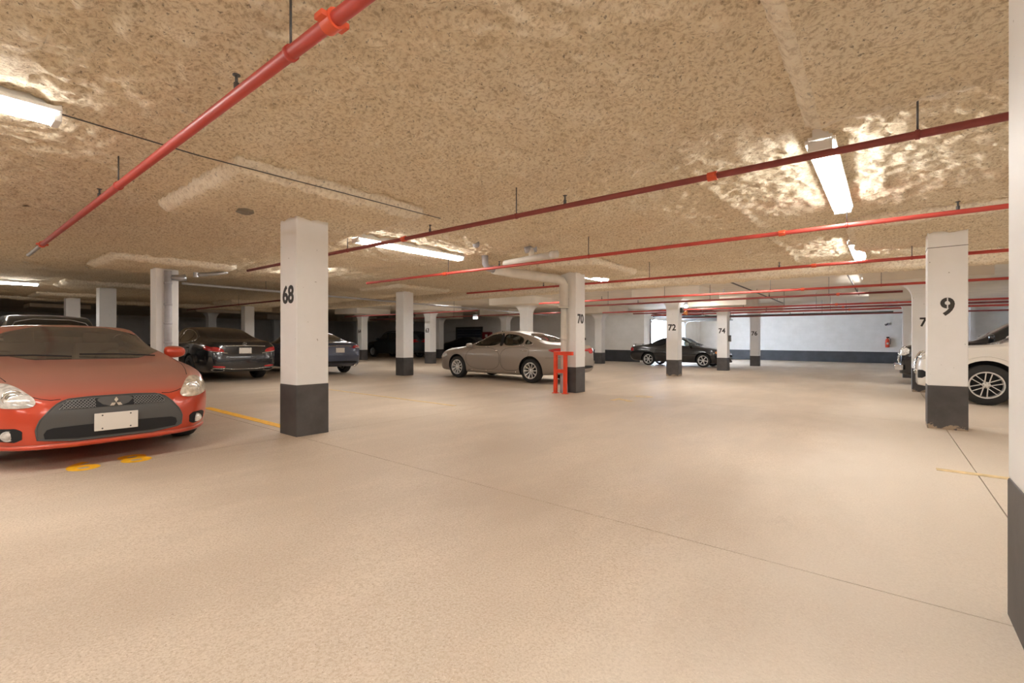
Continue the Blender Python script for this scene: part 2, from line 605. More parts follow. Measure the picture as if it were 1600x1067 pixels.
def value_noise(px, py, scale, seed):
    qx, qy = px * scale, py * scale
    t = hash_noise(0, 0, seed)
    ix, iy = np.floor(qx).astype(int), np.floor(qy).astype(int)
    fx, fy = qx - ix, qy - iy
    fx, fy = fx * fx * (3 - 2 * fx), fy * fy * (3 - 2 * fy)
    ix, iy = ix % 511, iy % 511
    a = t[iy, ix] * (1 - fx) + t[iy, ix + 1] * fx
    b_ = t[iy + 1, ix] * (1 - fx) + t[iy + 1, ix + 1] * fx
    return a * (1 - fy) + b_ * fy


def lumps(px, py, seed=1):
    return (0.030 * (value_noise(px, py, 1.3, seed) - 0.5) + 0.020 * (value_noise(px, py, 4.5, seed + 1) - 0.5)
            + 0.034 * (value_noise(px, py, 9.0, seed + 2) - 0.5) + 0.042 * (value_noise(px, py, 17.0, seed + 3) - 0.5)
            + 0.030 * (value_noise(px, py, 31.0, seed + 4) - 0.5))


def ceiling_sheet(name, x0, x1, y0, y1, step, mat, parent, amp=1.0, ridge=True):
    nx, ny = int((x1 - x0) / step) + 1, int((y1 - y0) / step) + 1
    gx, gy = np.meshgrid(np.linspace(x0, x1, nx), np.linspace(y0, y1, ny))
    px, py = gx.ravel(), gy.ravel()
    z = -SLOPE * (px * CB + py * SB) + 2.69 + 0.014 * np.clip(py, 0, 36)
    z = z + lumps(px, py, 3) * amp
    if ridge:                                        # the raised seam that follows the aisle
        z = z - 0.03 * np.clip((py - 3.9) / 0.6, 0, 1) * np.exp(-((px + 1.42 - 0.03 * np.sin(py * 2.1)) / 0.05) ** 2)
    vs = np.stack([px, py, z], 1)
    ii = np.arange(nx * ny).reshape(ny, nx)
    fs = np.stack([ii[:-1, :-1].ravel(), ii[1:, :-1].ravel(), ii[1:, 1:].ravel(), ii[:-1, 1:].ravel()], 1)
    o = mesh_obj(name, vs.tolist(), fs.tolist(), mat, parent, True)
    return o


YB = 11.9
XD, YW = -10.85, 25.7                    # plane of the garage door, plane of the wall left of it
XDB, YWB = XD - 0.25, YW + 0.25          # the garage ends there, open air beyond
ceil_root = MB().add(*sheet(X0 - 0.3, X1 + 0.3, Y0 - 0.3, YWB, 3.75, 0.2)).add(*sheet(XDB, X1 + 0.3, YWB, Y1 + 0.3, 3.75, 0.2)).build('ceiling', M['slab'])
tag(ceil_root, kind='structure')
ceiling_sheet('sprayed_soffit', -8.0, 2.6, 0.4, YB, 0.03, M['spray'], ceil_root)
ceiling_sheet('sprayed_soffit', -14.0, -8.0, -1.0, YB, 0.06, M['spray'], ceil_root)
ceiling_sheet('sprayed_soffit', -8.0, 2.6, -1.0, 0.4, 0.06, M['spray'], ceil_root)
ceiling_sheet('sprayed_soffit', -26.0, -14.0, -1.0, YB, 0.12, M['spray'], ceil_root)
ceiling_sheet('sprayed_soffit', -26.0, 2.6, Y0 - 0.2, -1.0, 0.25, M['spray'], ceil_root)
ceiling_sheet('sprayed_soffit', 2.6, X1 + 0.2, Y0 - 0.2, YB, 0.2, M['spray'], ceil_root)
for (a, b_, c, d) in ((-26.0, X1 + 0.2, YB, YWB), (XDB, X1 + 0.2, YWB, Y1 + 0.2), (X0 - 0.2, -26.0, Y0 - 0.2, YWB)):
    MB().add(*sheet(a, b_, c, d, 0.2, 0.2, cz)).build('smooth_soffit', M['slab'], ceil_root)


def rough_block(name, x0, x1, y0, y1, zb, mat, parent, step=0.05, rnd=0.07, amp=1.0):
    """lumpy rounded slab of sprayed foam hanging below the soffit"""
    nx, ny = max(4, int((x1 - x0) / step)), max(4, int((y1 - y0) / step))
    zb0 = zb
    vs, fs = [], []
    u = np.linspace(0, 1, nx + 1)
    v = np.linspace(0, 1, ny + 1)
    gx, gy = np.meshgrid(x0 + (x1 - x0) * u, y0 + (y1 - y0) * v)
    px, py = gx.ravel(), gy.ravel()
    edge = np.minimum(np.minimum(px - x0, x1 - px), np.minimum(py - y0, y1 - py))
    lift = np.where(edge < rnd, rnd - np.sqrt(np.maximum(0, rnd ** 2 - (rnd - edge) ** 2)), 0)
    base = -SLOPE * (px * CB + py * SB) + zb0
    z = base + lift * 0.8 + lumps(px, py, 9) * amp
    vs = np.stack([px, py, z], 1).tolist()
    ii = np.arange((nx + 1) * (ny + 1)).reshape(ny + 1, nx + 1)
    fs = np.stack([ii[:-1, :-1].ravel(), ii[1:, :-1].ravel(), ii[1:, 1:].ravel(), ii[:-1, 1:].ravel()], 1).tolist()
    loop = list(ii[0, :]) + list(ii[1:, -1]) + list(ii[-1, -2::-1]) + list(ii[-2:0:-1, 0])
    prev = loop
    levels = 3
    for k in range(1, levels + 1):
        cur = []
        for q in loop:
            x, y, zz = vs[q]
            top = cz(x, y) + 0.06
            t = k / levels
            jx, jy = rng.uniform(-0.012, 0.012, 2) * amp
            cur.append(len(vs))
            vs.append([x + jx, y + jy, zz + (top - zz) * t])
        for i in range(len(loop)):
            i2 = (i + 1) % len(loop)
            fs.append([prev[i], prev[i2], cur[i2], cur[i]])
        prev = cur
    o = mesh_obj(name, vs, fs, [mat, M['spray_edge']], parent, True)
    nb = nx * ny
    for i, pp in enumerate(o.data.polygons):
        if i >= nb or (name == 'drop_panel' and edge[list(pp.vertices)].min() < 0.05):
            pp.material_index = 1
    return o


def smooth_panel(x, y, zb, half=1.1):
    MB().add(*sheet(x - half, x + half, y - half, y + half, 0.0, 0.6, lambda a, c: cz(a, c) + 0.1) if False else
             panel_verts(x, y, zb, half)).build('drop_panel', M['slab'], ceil_root)


def panel_verts(x, y, zb, half):
    v = []
    for lvl in (0, 1):
        for yy in (y - half, y + half):
            for xx in (x - half, x + half):
                v.append((xx, yy, fz(xx, yy) + zb if lvl == 0 else cz(xx, yy) + 0.05))
    return v, [(0, 2, 3, 1), (4, 5, 7, 6), (0, 1, 5, 4), (2, 6, 7, 3), (0, 4, 6, 2), (1, 3, 7, 5)]


# sprayed beam where the foam stops
rough_block('edge_beam', -26.0, X1, YB - 0.1, YB + 0.32, 2.60, M['spray'], ceil_root, 0.06, 0.05, 0.8)
rough_block('edge_beam', -26.3, -26.0, Y0, YB + 0.32, 2.60, M['spray'], ceil_root, 0.15, 0.05, 0.8)

# ------------------------------------------------------------------ walls
def wall(name, x0, x1, y0, y1, z0=-0.4, z1=3.7, mat=None, band=None):
    o = MB().box(x0, x1, y0, y1, z0, z1).build(name, mat or M['wall'])
    tag(o, kind='structure')
    return o


def band(parent, x0, x1, y0, y1, h=0.68):
    v = []
    for lvl in (-0.1, h):
        for yy in (y0, y1):
            for xx in (x0, x1):
                v.append((xx, yy, fz(xx, yy) + lvl))
    mesh_obj('painted_band', v, [(0, 2, 3, 1), (4, 5, 7, 6), (0, 1, 5, 4), (2, 6, 7, 3), (0, 4, 6, 2), (1, 3, 7, 5)], M['band'], parent)


w = wall('wall_far', XD - 0.25, X1 + 0.25, Y1, Y1 + 0.25)
band(w, XD, X1, Y1 - 0.006, Y1 + 0.05)
MB().box(3.55, 3.75, Y1 - 0.35, Y1, -0.4, 3.5).build('pier', M['wall'], w)
w = wall('wall_right', X1, X1 + 0.25, Y0 - 0.25, Y1)
band(w, X1 - 0.006, X1 + 0.05, Y0, Y1)
w = wall('wall_near', X0 - 0.25, X1 + 0.25, Y0 - 0.25, Y0)
band(w, X0, X1, Y0 - 0.05, Y0 + 0.006)
w = wall('wall_left', X0 - 0.25, X0, Y0, YW + 0.25)
band(w, X0 - 0.05, X0 + 0.006, Y0, YW)
wb = wall('wall_back', X0, XD - 0.25, YW, YW + 0.25)
band(wb, X0, XD - 0.25, YW - 0.006, YW + 0.05)
wd = wall('wall_door', XD - 0.25, XD, 32.5, Y1)
band(wd, XD - 0.05, XD + 0.006, 32.5, Y1)
MB().box(XD - 0.25, XD, YW, 26.55, -0.4, 3.7).build('pier', M['wall'], wd)
MB().box(XD - 0.25, XD, 26.55, 32.5, 2.42, 3.7).build('lintel', M['wall'], wd)

# ground outside the door
og = MB().box(XD - 30, XDB - 0.05, YW + 0.3, Y1 + 14, -0.5, -0.08).build('ground', M['ground_out'])
tag(og, kind='structure')

# overhead garage door, rolled up
gd = empty('overhead_door', XD + 1.5, 29.5, 0, z=2.2, tilt=False)
for k in range(5):
    x0 = XD + 0.15 + k * 0.56 - (XD + 1.5)
    MB().box(x0, x0 + 0.54, -2.9, 2.9, 0.36, 0.41, 0.006).build('door_section', M['darksteel'], gd)
for s in (-1, 1):
    MB().tube([(-1.42, s * 2.98, -2.2), (-1.42, s * 2.98, 0.0), (-1.34, s * 2.98, 0.2), (-1.15, s * 2.98, 0.30), (1.6, s * 2.98, 0.32)], 0.035, 8).build('track', M['steel'], gd, True)
    MB().box(1.45, 1.5, s * 2.98 - 0.02, s * 2.98 + 0.02, 0.3, 0.85).build('track_hanger', M['steel'], gd)
MB().tube([(-1.38, -2.9, 0.55), (-1.38, 2.9, 0.55)], 0.03, 10).build('spring_shaft', M['darksteel'], gd, True)
MB().tube([(-1.38, -0.9, 0.55), (-1.38, 0.9, 0.55)], 0.07, 12).build('torsion_spring', M['darksteel'], gd, True)
MB().tube([(-1.3, 0, 0.45), (1.6, 0, 0.45)], 0.025, 8).build('opener_rail', M['steel'], gd, True)
MB().box(1.5, 1.95, -0.16, 0.16, 0.34, 0.56, 0.02).build('opener_motor', M['darksteel'], gd)
tag(gd, 'open overhead garage door on grey tracks above the bright entrance', 'garage door', kind='thing')
for yy in (26.6, 32.45):
    MB().box(XD - 0.02, XD + 0.05, yy - 0.06, yy + 0.06, -0.3, 2.45).build('trim_1', M['greypipe'])['kind'] = 'structure'

# things on the back wall
rd = empty('roller_door', -24.6, YW - 0.02)
for k in range(10):
    MB().box(-1.25, 1.25, -0.05 if k % 2 else -0.04, 0.0, 0.02 + k * 0.2, 0.21 + k * 0.2, 0.006).build('panel', M['door_dark'], rd)
fr = MB().box(-1.37, -1.25, -0.08, 0.0, 0, 2.2).box(1.25, 1.37, -0.08, 0, 0, 2.2).box(-1.37, 1.37, -0.08, 0, 2.02, 2.2)
fr.build('door_frame', M['darksteel'], rd)
tag(rd, 'dark blue roller door in the dim back wall behind the taupe sedan', 'door', kind='thing')
hc = empty('fire_hose_cabinet', -22.7, YW - 0.02, z=fz(-22.7, YW) + 0.95, tilt=False)
MB().box(-0.42, 0.42, -0.18, 0, 0, 0.85, 0.01).build('case', M['cabinet_red'], hc)
MB().box(-0.36, 0.36, -0.20, -0.175, 0.06, 0.79, 0.006).build('cabinet_door', M['cabinet_red'], hc)
MB().box(-0.11, 0.11, -0.206, -0.198, 0.48, 0.68).build('notice', M['plate'], hc)
MB().box(0.28, 0.31, -0.23, -0.2, 0.36, 0.48).build('handle', M['steel'], hc)
tag(hc, 'red fire hose cabinet with small white notice on the back wall', 'cabinet', kind='thing')
lp = empty('louvre_panel', -14.95, YW - 0.01, z=fz(-14.95, YW) + 1.45, tilt=False)
MB().box(-0.32, 0.32, -0.05, 0, -0.05, 0.85, 0.01).build('panel_frame', M['fixture'], lp)
for k in range(7):
    MB().box(-0.27, 0.27, -0.075, -0.05, 0.04 + k * 0.11, 0.10 + k * 0.11).build('slat', M['paint_blue'] if k % 1 else M['greypipe'], lp)
MB().box(-0.33, 0.33, -0.08, 0, -0.2, -0.06).build('tray', M['black_trim'], lp)
tag(lp, 'white louvred panel on the back wall just right of pillar 70', 'vent', kind='thing')
ex = empty('exit_sign', -19.0, 20.4, z=fz(-19, 20.4) + 2.42, tilt=False)
MB().box(-0.2, 0.2, -0.04, 0.04, 0, 0.26, 0.01).build('housing', M['fixture'], ex)
MB().box(-0.18, 0.18, -0.046, -0.04, 0.02, 0.24).build('lit_face', M['exit'], ex)
MB().tube([(0, 0, 0.26), (0, 0, cz(-19, 20.4) - fz(-19, 20.4) - 2.42)], 0.012, 8).build('stem', M['steel'], ex)
tag(ex, 'small lit white sign hanging from the dim ceiling above the taupe sedan', 'exit sign', kind='thing')

# fire extinguisher and bracket on the far wall
fe = empty('fire_extinguisher', 0.02, Y1 - 0.12, z=fz(0, Y1) + 0.95, tilt=False)
MB().lathe([(0.0, 0), (0.09, 0.01), (0.1, 0.04), (0.1, 0.42), (0.08, 0.49), (0.035, 0.53), (0.03, 0.56), (0, 0.56)], 'z', 16).build('cylinder_body', M['guard'], fe, True, 40)
MB().box(-0.05, 0.05, -0.104, -0.09, 0.18, 0.3).build('paper_tag', M['plate'], fe)
MB().box(-0.05, 0.09, -0.02, 0.02, 0.56, 0.64, 0.006).build('valve_handle', M['black_trim'], fe)
MB().tube([(0.05, 0, 0.58), (0.14, -0.02, 0.5), (0.13, -0.03, 0.2)], 0.014, 8).build('hose', M['black_trim'], fe, True)
tag(fe, 'red fire extinguisher hung on the bluish white far wall', 'fire extinguisher', kind='thing')
br = empty('wall_camera', 0.05, Y1 - 0.02, z=fz(0, Y1) + 2.35, tilt=False)
MB().box(-0.06, 0.06, -0.05, 0, -0.08, 0.08, 0.01).build('mount', M['greypipe'], br)
MB().tube([(0, -0.04, 0), (0, -0.2, 0.02), (-0.12, -0.3, -0.04)], [0.03, 0.03, 0.07], 10).build('camera_body', M['darksteel'], br, True)
tag(br, 'small grey camera on a bracket above the fire extinguisher', 'camera', kind='thing')


# ------------------------------------------------------------------ pillars
def number_on(root, s, face, h, z=1.64, size=0.285, sx=0.95):
    if face == 'y':
        return text_mesh('number', s, size, M['number'], root, (0, -h - 0.002, z), (PI / 2, 0, 0), 0.008, 0.002, sx)
    return text_mesh('number', s, size, M['number'], root, (h + 0.002, 0, z), (PI / 2, 0, PI / 2), 0.008, 0.002, sx)


def pillar(x, y, top, label, number=None, face='y', capital=False, base=0.58, w=0.4, nz=1.64, nsize=0.285, worn=False):
    """x,y = centre on the floor"""
    r = empty('pillar', x, y, tilt=False)
    h = w / 2
    bm = bmesh.new()
    zt = top
    shaft_top = top - (0.34 if capital else 0)
    sh = MB().box(-h, h, -h, h, base - 0.002, shaft_top + (0.0 if capital else 0.03), 0.012)
    sh.build('shaft', M['white'], r)
    MB().box(-h - 0.003, h + 0.003, -h - 0.003, h + 0.003, -0.02, base, 0.012).build('painted_base', M['base_worn' if worn else 'base'], r)
    if capital:
        vs, fs = [], []
        n = 8
        for k in range(n + 1):
            a = k / n * PI / 2
            hh = h + 0.34 * (1 - math.cos(a))
            z = shaft_top - 0.02 + 0.38 * math.sin(a)
            # flare towards +-X widest, a little along Y
            hy = h + 0.20 * (1 - math.cos(a))
            vs += [(-hh, -hy, z), (hh, -hy, z), (hh, hy, z), (-hh, hy, z)]
        for k in range(n):
            for j in range(4):
                j2 = (j + 1) % 4
                fs.append((k * 4 + j, k * 4 + j2, k * 4 + 4 + j2, k * 4 + 4 + j))
        fs += [(3, 2, 1, 0), (n * 4, n * 4 + 1, n * 4 + 2, n * 4 + 3)]
        mesh_obj('capital', vs, fs, M['white'], r)
    if number:
        number_on(r, number, face, h, nz, nsize)
    tag(r, label, 'pillar', kind='thing')
    return r


p68 = pillar(-5.56, 2.91, 2.57, 'white square pillar numbered 68 beside the orange red coupe', '68', base=0.60, nz=1.655)
p70 = pillar(-5.59, 9.23, 2.68, 'white pillar numbered 70 behind the bright red steel guard', '70', 'x', base=0.57)
pillar(-12.35, 9.85, 2.72, 'plain white pillar standing left of the taupe sedan', None)
p257 = pillar(-12.07, 3.23, 2.60, 'white pillar with a grey pipe on it behind the red coupe', None)
pillar(-18.37, 3.46, 2.62, 'plain white pillar above the roof of the red coupe')
pillar(-23.95, 3.52, 2.62, 'small far white pillar above the dark teal vehicle')
p9 = pillar(0.63, 8.72, 2.66, 'white pillar with stencilled number 9 beside the white vehicle', '9', nz=1.63, nsize=0.32, base=0.585, worn=True)
for o in list(p9.children):
    if o.name.startswith('number'):
        MB().box(-0.006, 0.006, -0.01, 0.13, 0.001, 0.0045).build('stencil_gap', M['white'], o)
MB().box(-0.2025, 0.2025, -0.2025, 0.2025, 2.44, 2.447).build('form_joint', M['darksteel'], p9)
pillar(0.60, 2.66, 2.64, 'close white pillar with black base cut by the right edge', base=0.575)
pillar(0.67, 15.0, 2.62, 'white pillar numbered 7 half hidden behind pillar 9', '7', nz=1.66, base=0.57, capital=True, worn=True)
pillar(0.62, 21.1, 2.64, 'far white pillar behind pillar 7 beside the chrome grille', capital=True)
p72 = pillar(-5.70, 16.05, 2.62, 'white flared pillar numbered 72 before the black convertible', '72', capital=True, base=0.55, worn=True)
p74 = pillar(-5.32, 20.75, 2.62, 'white pillar numbered 74 at the nose of the black convertible', '74', capital=True, base=0.53, nz=1.63)
pillar(-5.18, 26.1, 2.70, 'white pillar numbered 76 farthest down the aisle before the blue white wall', '76', capital=True, base=0.51, nz=1.62)
pillar(-11.75, 15.7, 2.62, 'white flared pillar rising behind the roof of the taupe sedan', capital=True)
pillar(-17.78, 21.7, 2.62, 'far white flared pillar numbered 51 behind the taupe sedan roof', '51', capital=True)
pillar(-11.9, 22.4, 2.62, 'white flared pillar standing between pillar 70 and the black convertible', capital=True)
pillar(-17.95, 15.93, 2.62, 'white flared pillar numbered 63 right of the plain middle pillar', '63', capital=True)
pillar(-23.75, 15.91, 2.62, 'white flared pillar numbered 64 right of the slate blue sedan', '64', capital=True)
pillar(-23.12, 21.3, 2.62, 'white flared pillar close behind pillar 63, half hidden', capital=True)
pillar(-29.4, 23.9, 2.62, 'dim far flared pillar left of the plain middle pillar above the far van', capital=True)
pillar(-30.2, 10.3, 2.62, 'dim flared pillar seen above the black sedan roof', capital=True)
pillar(-22.4, 9.1, 2.62, 'dim plain pillar above the right of the black sedan')
pillar(-36.0, 16.6, 2.62, 'tiny dim flared pillar between the black sedan and pillar 68', capital=True)
pillar(-33.0, 21.6, 2.62, 'tiny dim flared pillar directly behind pillar 64', capital=True)

# drop panels
for (x, y, zb) in ((-5.42, 2.73, 2.57), (-5.55, 9.2, 2.68), (-12.35, 9.85, 2.72), (-12.07, 3.2, 2.60), (-18.37, 3.46, 2.62), (-23.9, 3.5, 2.62),
                   (0.6, 8.7, 2.66), (0.6, 2.85, 2.62), (-22.4, 9.1, 2.62)):
    near = y < 10 and x > -8
    rough_block('drop_panel', x - 1.05, x + 1.05, y - 1.05, y + 1.05, zb, M['spray'], ceil_root, 0.05 if near else 0.1, 0.08, 1.0)
for (x, y, zb) in ((-5.6, 15.95, 2.61), (-5.3, 20.7, 2.61), (-5.2, 26.1, 2.68), (0.65, 15.0, 2.61), (0.62, 21.1, 2.64), (-11.75, 15.7, 2.61), (-17.78, 21.7, 2.61),
                   (-11.9, 22.4, 2.61), (-17.95, 15.93, 2.61), (-23.75, 15.91, 2.61), (-23.12, 21.3, 2.61), (-29.4, 23.9, 2.61), (-30.2, 10.3, 2.61),
                   (-36.0, 16.6, 2.61), (-33.0, 21.6, 2.61), (-33.0, 4.3, 2.61)):
    smooth_panel(x, y, zb)
# bare patch in the foam by pillar 68
pt = MB()
pv = [(0.09 * math.cos(a) * (1 + 0.25 * math.sin(3 * a)), 0.10 * math.sin(a) * (1 + 0.2 * math.cos(2 * a))) for a in np.linspace(0, 2 * PI, 14, endpoint=False)]
px_, py_ = -5.62, 2.25
vs = [(px_ + a, py_ + b_, fz(px_, py_) + 2.57 - 0.024) for a, b_ in pv] + [(px_ + a, py_ + b_, fz(px_, py_) + 2.60) for a, b_ in pv]
fs = [tuple(range(14))] + [(i, (i + 1) % 14, 14 + (i + 1) % 14, 14 + i) for i in range(14)]
mesh_obj('bare_patch', vs, fs, M['patch'], ceil_root)


# ------------------------------------------------------------------ fluorescent fixtures
def fixture(x, y0, y1, label, drop=0.0, turn=False):
    L = y1 - y0
    cx, cy = x, (y0 + y1) / 2
    zt = cz(cx, cy) - 0.035 - drop
    r = empty('ceiling_light', cx, cy, z=zt, tilt=False)
    sl = -(SLOPE * SB) + 0.014
    r.rotation_euler = (0, 0, PI / 2) if turn else (math.atan(sl), 0, 0)
    MB().box(-0.10, 0.10, -L / 2, L / 2, -0.05, -0.02, 0.008).box(-0.05, 0.05, -L / 2, L / 2, -0.03, 0.07, 0.008).build('housing', M['fixture'], r)
    prof = [(-0.08, -0.045), (-0.085, -0.07), (-0.06, -0.105), (0.06, -0.105), (0.085, -0.07), (0.08, -0.045)]
    vs, fs = [], []
    for yy in (-L / 2 + 0.03, L / 2 - 0.03):
        vs += [(a, yy, b_) for a, b_ in prof]
    n = len(prof)
    for i in range(n):
        i2 = (i + 1) % n
        fs.append((i, i2, n + i2, n + i))
    fs += [tuple(reversed(range(n))), tuple(range(n, 2 * n))]
    mesh_obj('lens', vs, fs, M['lens'], r)
    for yy in (-L / 2, L / 2 - 0.04):
        MB().box(-0.08, 0.08, yy, yy + 0.04, -0.11, 0.0, 0.005).build('end_cap', M['fixture'], r)
    tag(r, label, 'ceiling light', 'fluorescent ceiling lights', 'thing')
    return r


fixture(-0.40, 4.25, 6.65, 'long lit fluorescent light above the aisle at upper right, nearest one')
fixture(-0.40, 9.00, 11.05, 'second lit fluorescent light down the aisle just short of the beam')
fixture(-0.40, 14.6, 17.0, 'third aisle light, on the smooth ceiling just beyond the beam', 0.02)
fixture(-0.35, 20.4, 22.8, 'farthest small aisle light before the blue white wall', 0.02)
fixture(-6.26, 4.06, 6.32, 'long lit fluorescent light on the ceiling right of pillar 68')
fixture(-5.72, 9.9, 11.1, 'short lit light showing just right of the top of pillar 70')
fixture(-4.36, -1.85, 0.58, 'lit fluorescent light at the upper left corner, above the red coupe')
fixture(-18.6, -0.4, 2.05, 'lit fluorescent light at the left edge above the dark teal vehicle')
# the same row of lights goes on behind the camera
fixture(-0.40, -0.6, 1.6, 'fluorescent light in the aisle row above the camera')
fixture(-0.40, -5.6, -3.2, 'fluorescent light in the aisle row behind the camera')
fixture(-6.3, -6.5, -4.1, 'fluorescent light in the stall row behind the camera')
for yy, nm in ((3.9, 'beside the close cut pillar'), (9.0, 'level with pillar 9'), (14.6, 'above the white vehicle'), (20.2, 'above the dark truck')):  # unseen row added to brighten the right side and the far wall
    fixture(4.6, yy, yy + 2.3, 'added fill light over the right hand stalls, ' + nm)
fixture(-3.1, 12.75 - 1.15, 12.75 + 1.15, 'added fill light fixed crosswise behind the sprayed beam, right of pillar 72', 0.0, True)  # crosswise lights behind the beam are added to brighten the bays beyond
fixture(-14.6, 12.75 - 1.15, 12.75 + 1.15, 'added fill light fixed crosswise behind the sprayed beam, left of the taupe sedan', 0.0, True)
fixture(-8.7, 12.75 - 1.15, 12.75 + 1.15, 'added fill light fixed crosswise behind the sprayed beam, above the taupe sedan', 0.0, True)
fixture(-20.4, 12.75 - 1.15, 12.75 + 1.15, 'added fill light fixed crosswise behind the sprayed beam, left of pillar 63', 0.0, True)
fixture(-10.7, 5.6 - 0.9, 5.6 + 0.9, 'short crosswise added fill light behind pillar 68', 0.0, True)  # light added out of sight to brighten the middle and left bays
fixture(-11.9, 23.8, 24.4, 'added fill light beside the back wall behind a square pillar head')  # this and the lights behind pillar heads below are added to brighten the back
fixture(-5.65, 17.3, 19.4, 'added fill light tucked behind the square head of pillar 72')
fixture(-11.75, 17.1, 19.2, 'added fill light tucked behind the square pillar head over the taupe sedan')
fixture(-4.36, -5.4, -3.0, 'added fill light over the first stalls behind the camera')  # lights from here on are added out of view to lift the left side
fixture(-9.0, -4.4, -2.0, 'added fill light beside the red coupe, out of view')
fixture(-15.6, -5.0, -2.7, 'added fill light between the second and third stall rows behind the camera')
fixture(-12.4, -4.4, -2.0, 'added fill light in the second stall row behind the camera')
fixture(-18.6, -7.4, -5.0, 'added fill light in the third stall row behind the camera')


# ------------------------------------------------------------------ sprinkler pipes
def pipe_run(x0, x1, y, z, r, mat, label, rods=(), heads=(), coup=(), name='sprinkler_pipe', cap=None, y1=None):
    y1 = y if y1 is None else y1
    L = x1 - x0
    n = max(2, int(L / 1.5))
    root = empty(name, x0, y, z=fz(x0, y) + z, tilt=False)

    def at(x):
        t = (x - x0) / L
        yy = y + (y1 - y) * t
        return Vector((x - x0, yy - y, fz(x, yy) + z - (fz(x0, y) + z)))
    MB().tube([at(x0 + L * k / n) for k in range(n + 1)], r, 14).build('pipe', mat, root, True)
    for x in rods:
        p = at(x)
        top = cz(x, y) - (fz(x, y) + z) + p.z
        MB().tube([p + Vector((0, 0, r * 0.8)), (p.x, p.y, top + 0.02)], 0.006, 8).build('hanger_rod', M['darksteel'], root, True)
        MB().tube([p + Vector((-0.012, 0, 0)), p + Vector((0.012, 0, 0))], r * 1.22, 14).build('clamp', mat, root, True)
    for x in heads:
        p = at(x)
        hb = MB().tube([p + Vector((0, 0, r * 0.7)), p + Vector((0, 0, r + 0.035))], 0.015, 8)
        hb.tube([p + Vector((0, 0, r + 0.03)), p + Vector((0, 0, r + 0.075))], 0.008, 8)
        hb.tube([p + Vector((0, 0, r + 0.075)), p + Vector((0, 0, r + 0.08))], 0.02, 10)
        hb.build('sprinkler_head', M['darksteel'], root, True)
    for x in coup:
        p = at(x)
        cb = MB().tube([p + Vector((-0.035, 0, 0)), p + Vector((0.035, 0, 0))], r * 1.4, 14)
        cb.box(p.x - 0.03, p.x + 0.03, p.y - r * 2.1, p.y + r * 2.1, p.z - 0.012, p.z + 0.012, 0.004)
        cb.build('coupling', M['orange'], root, True, 40)
    if cap:
        p0, p1 = at(cap[0]), at(cap[1])
        MB().tube([p0, p1], r * 0.8, 12).build('bare_end', M['steel'], root, True)
    tag(root, label, 'pipe', 'red sprinkler pipes', 'thing')
    return root


pipe_run(-9.4, 2.5, 1.06, 2.45, 0.030, M['red'], 'thick red sprinkler pipe slanting across the upper left corner', (-2.15, -5.2), (-2.75, -5.9), (-1.80, -9.35), cap=(-10.75, -9.4))
pipe_run(-9.6, 5.5, 3.90, 2.45, 0.025, M['red_dark'], 'long dark red pipe crossing from pillar 68 under the nearest aisle light', (0.15, -3.05, -6.2), (-2.45, -4.4), (-1.08, -4.9))
pipe_run(-9.4, 5.5, 6.41, 2.45, 0.025, M['red'], 'bright red pipe passing right of the white drain pipes toward pillar 9', (-0.35, -3.6, -6.7), (0.55, -5.4), (-0.98, -6.8))
pipe_run(-9.2, 5.5, 9.52, 2.47, 0.025, M['red'], 'red pipe running from the taupe sedan to the top of pillar 9', (0.3, -3.9), (-1.5, -6.6), (-0.98, -7.6))
pipe_run(-9.4, 5.5, 13.3, 2.45, 0.028, M['red'], 'red pipe first beyond the sprayed beam above pillar 72', (-0.1, -2.3, -5.0, -7.9), (-3.4, -7.0), (-1.6,))
pipe_run(-9.4, 0.30, 14.9, 2.43, 0.028, M['red_dark'], 'dark red pipe second beyond the beam, ending near pillar 7', (-1.2, -4.2, -7.6), (-2.6, -6.5), (-1.0,))
pipe_run(-9.8, 5.5, 18.7, 2.43, 0.03, M['red'], 'red pipe third beyond the beam, between pillars 72 and 74', (-2.8, -6.8), (-4.1,), (-1.3,))
pipe_run(-9.0, 5.5, 20.1, 2.43, 0.03, M['red_dark'], 'dark red pipe over the head of pillar 74', (-2.0, -6.2), (-3.6,), (-1.2,))
pipe_run(-8.8, 5.5, 21.7, 2.43, 0.03, M['red'], 'thin red pipe just behind the head of pillar 74', (-1.7, -6.4), (-3.9,), (-1.1,))
pipe_run(-8.6, 0.2, 24.3, 2.45, 0.03, M['darksteel'], 'dark steel pipe high on the far ceiling before the blue white wall', (-2.2, -6.0), (-3.4,), ())
pipe_run(-8.6, 5.5, 25.2, 2.45, 0.03, M['red_dark'], 'farthest dark red pipe against the top of the blue white wall', (-1.4, -6.0), (-3.0,), ())
pipe_run(-24.5, -12.9, 7.4, 2.43, 0.026, M['red_dark'], 'dark red pipe in the dim bay above the black sedan', (-15.0, -19.0), (), ())
pipe_run(-23.0, -13.2, 14.3, 2.40, 0.028, M['red_dark'], 'dark red pipe in the dim bay between the middle pillar and pillar 63', (-14.6, -19.0), (), ())
pipe_run(-25.5, -10.5, 17.6, 2.42, 0.03, M['red_dark'], 'dark red pipe in the dim bay above the taupe sedan', (-13.0, -18.0), (), ())
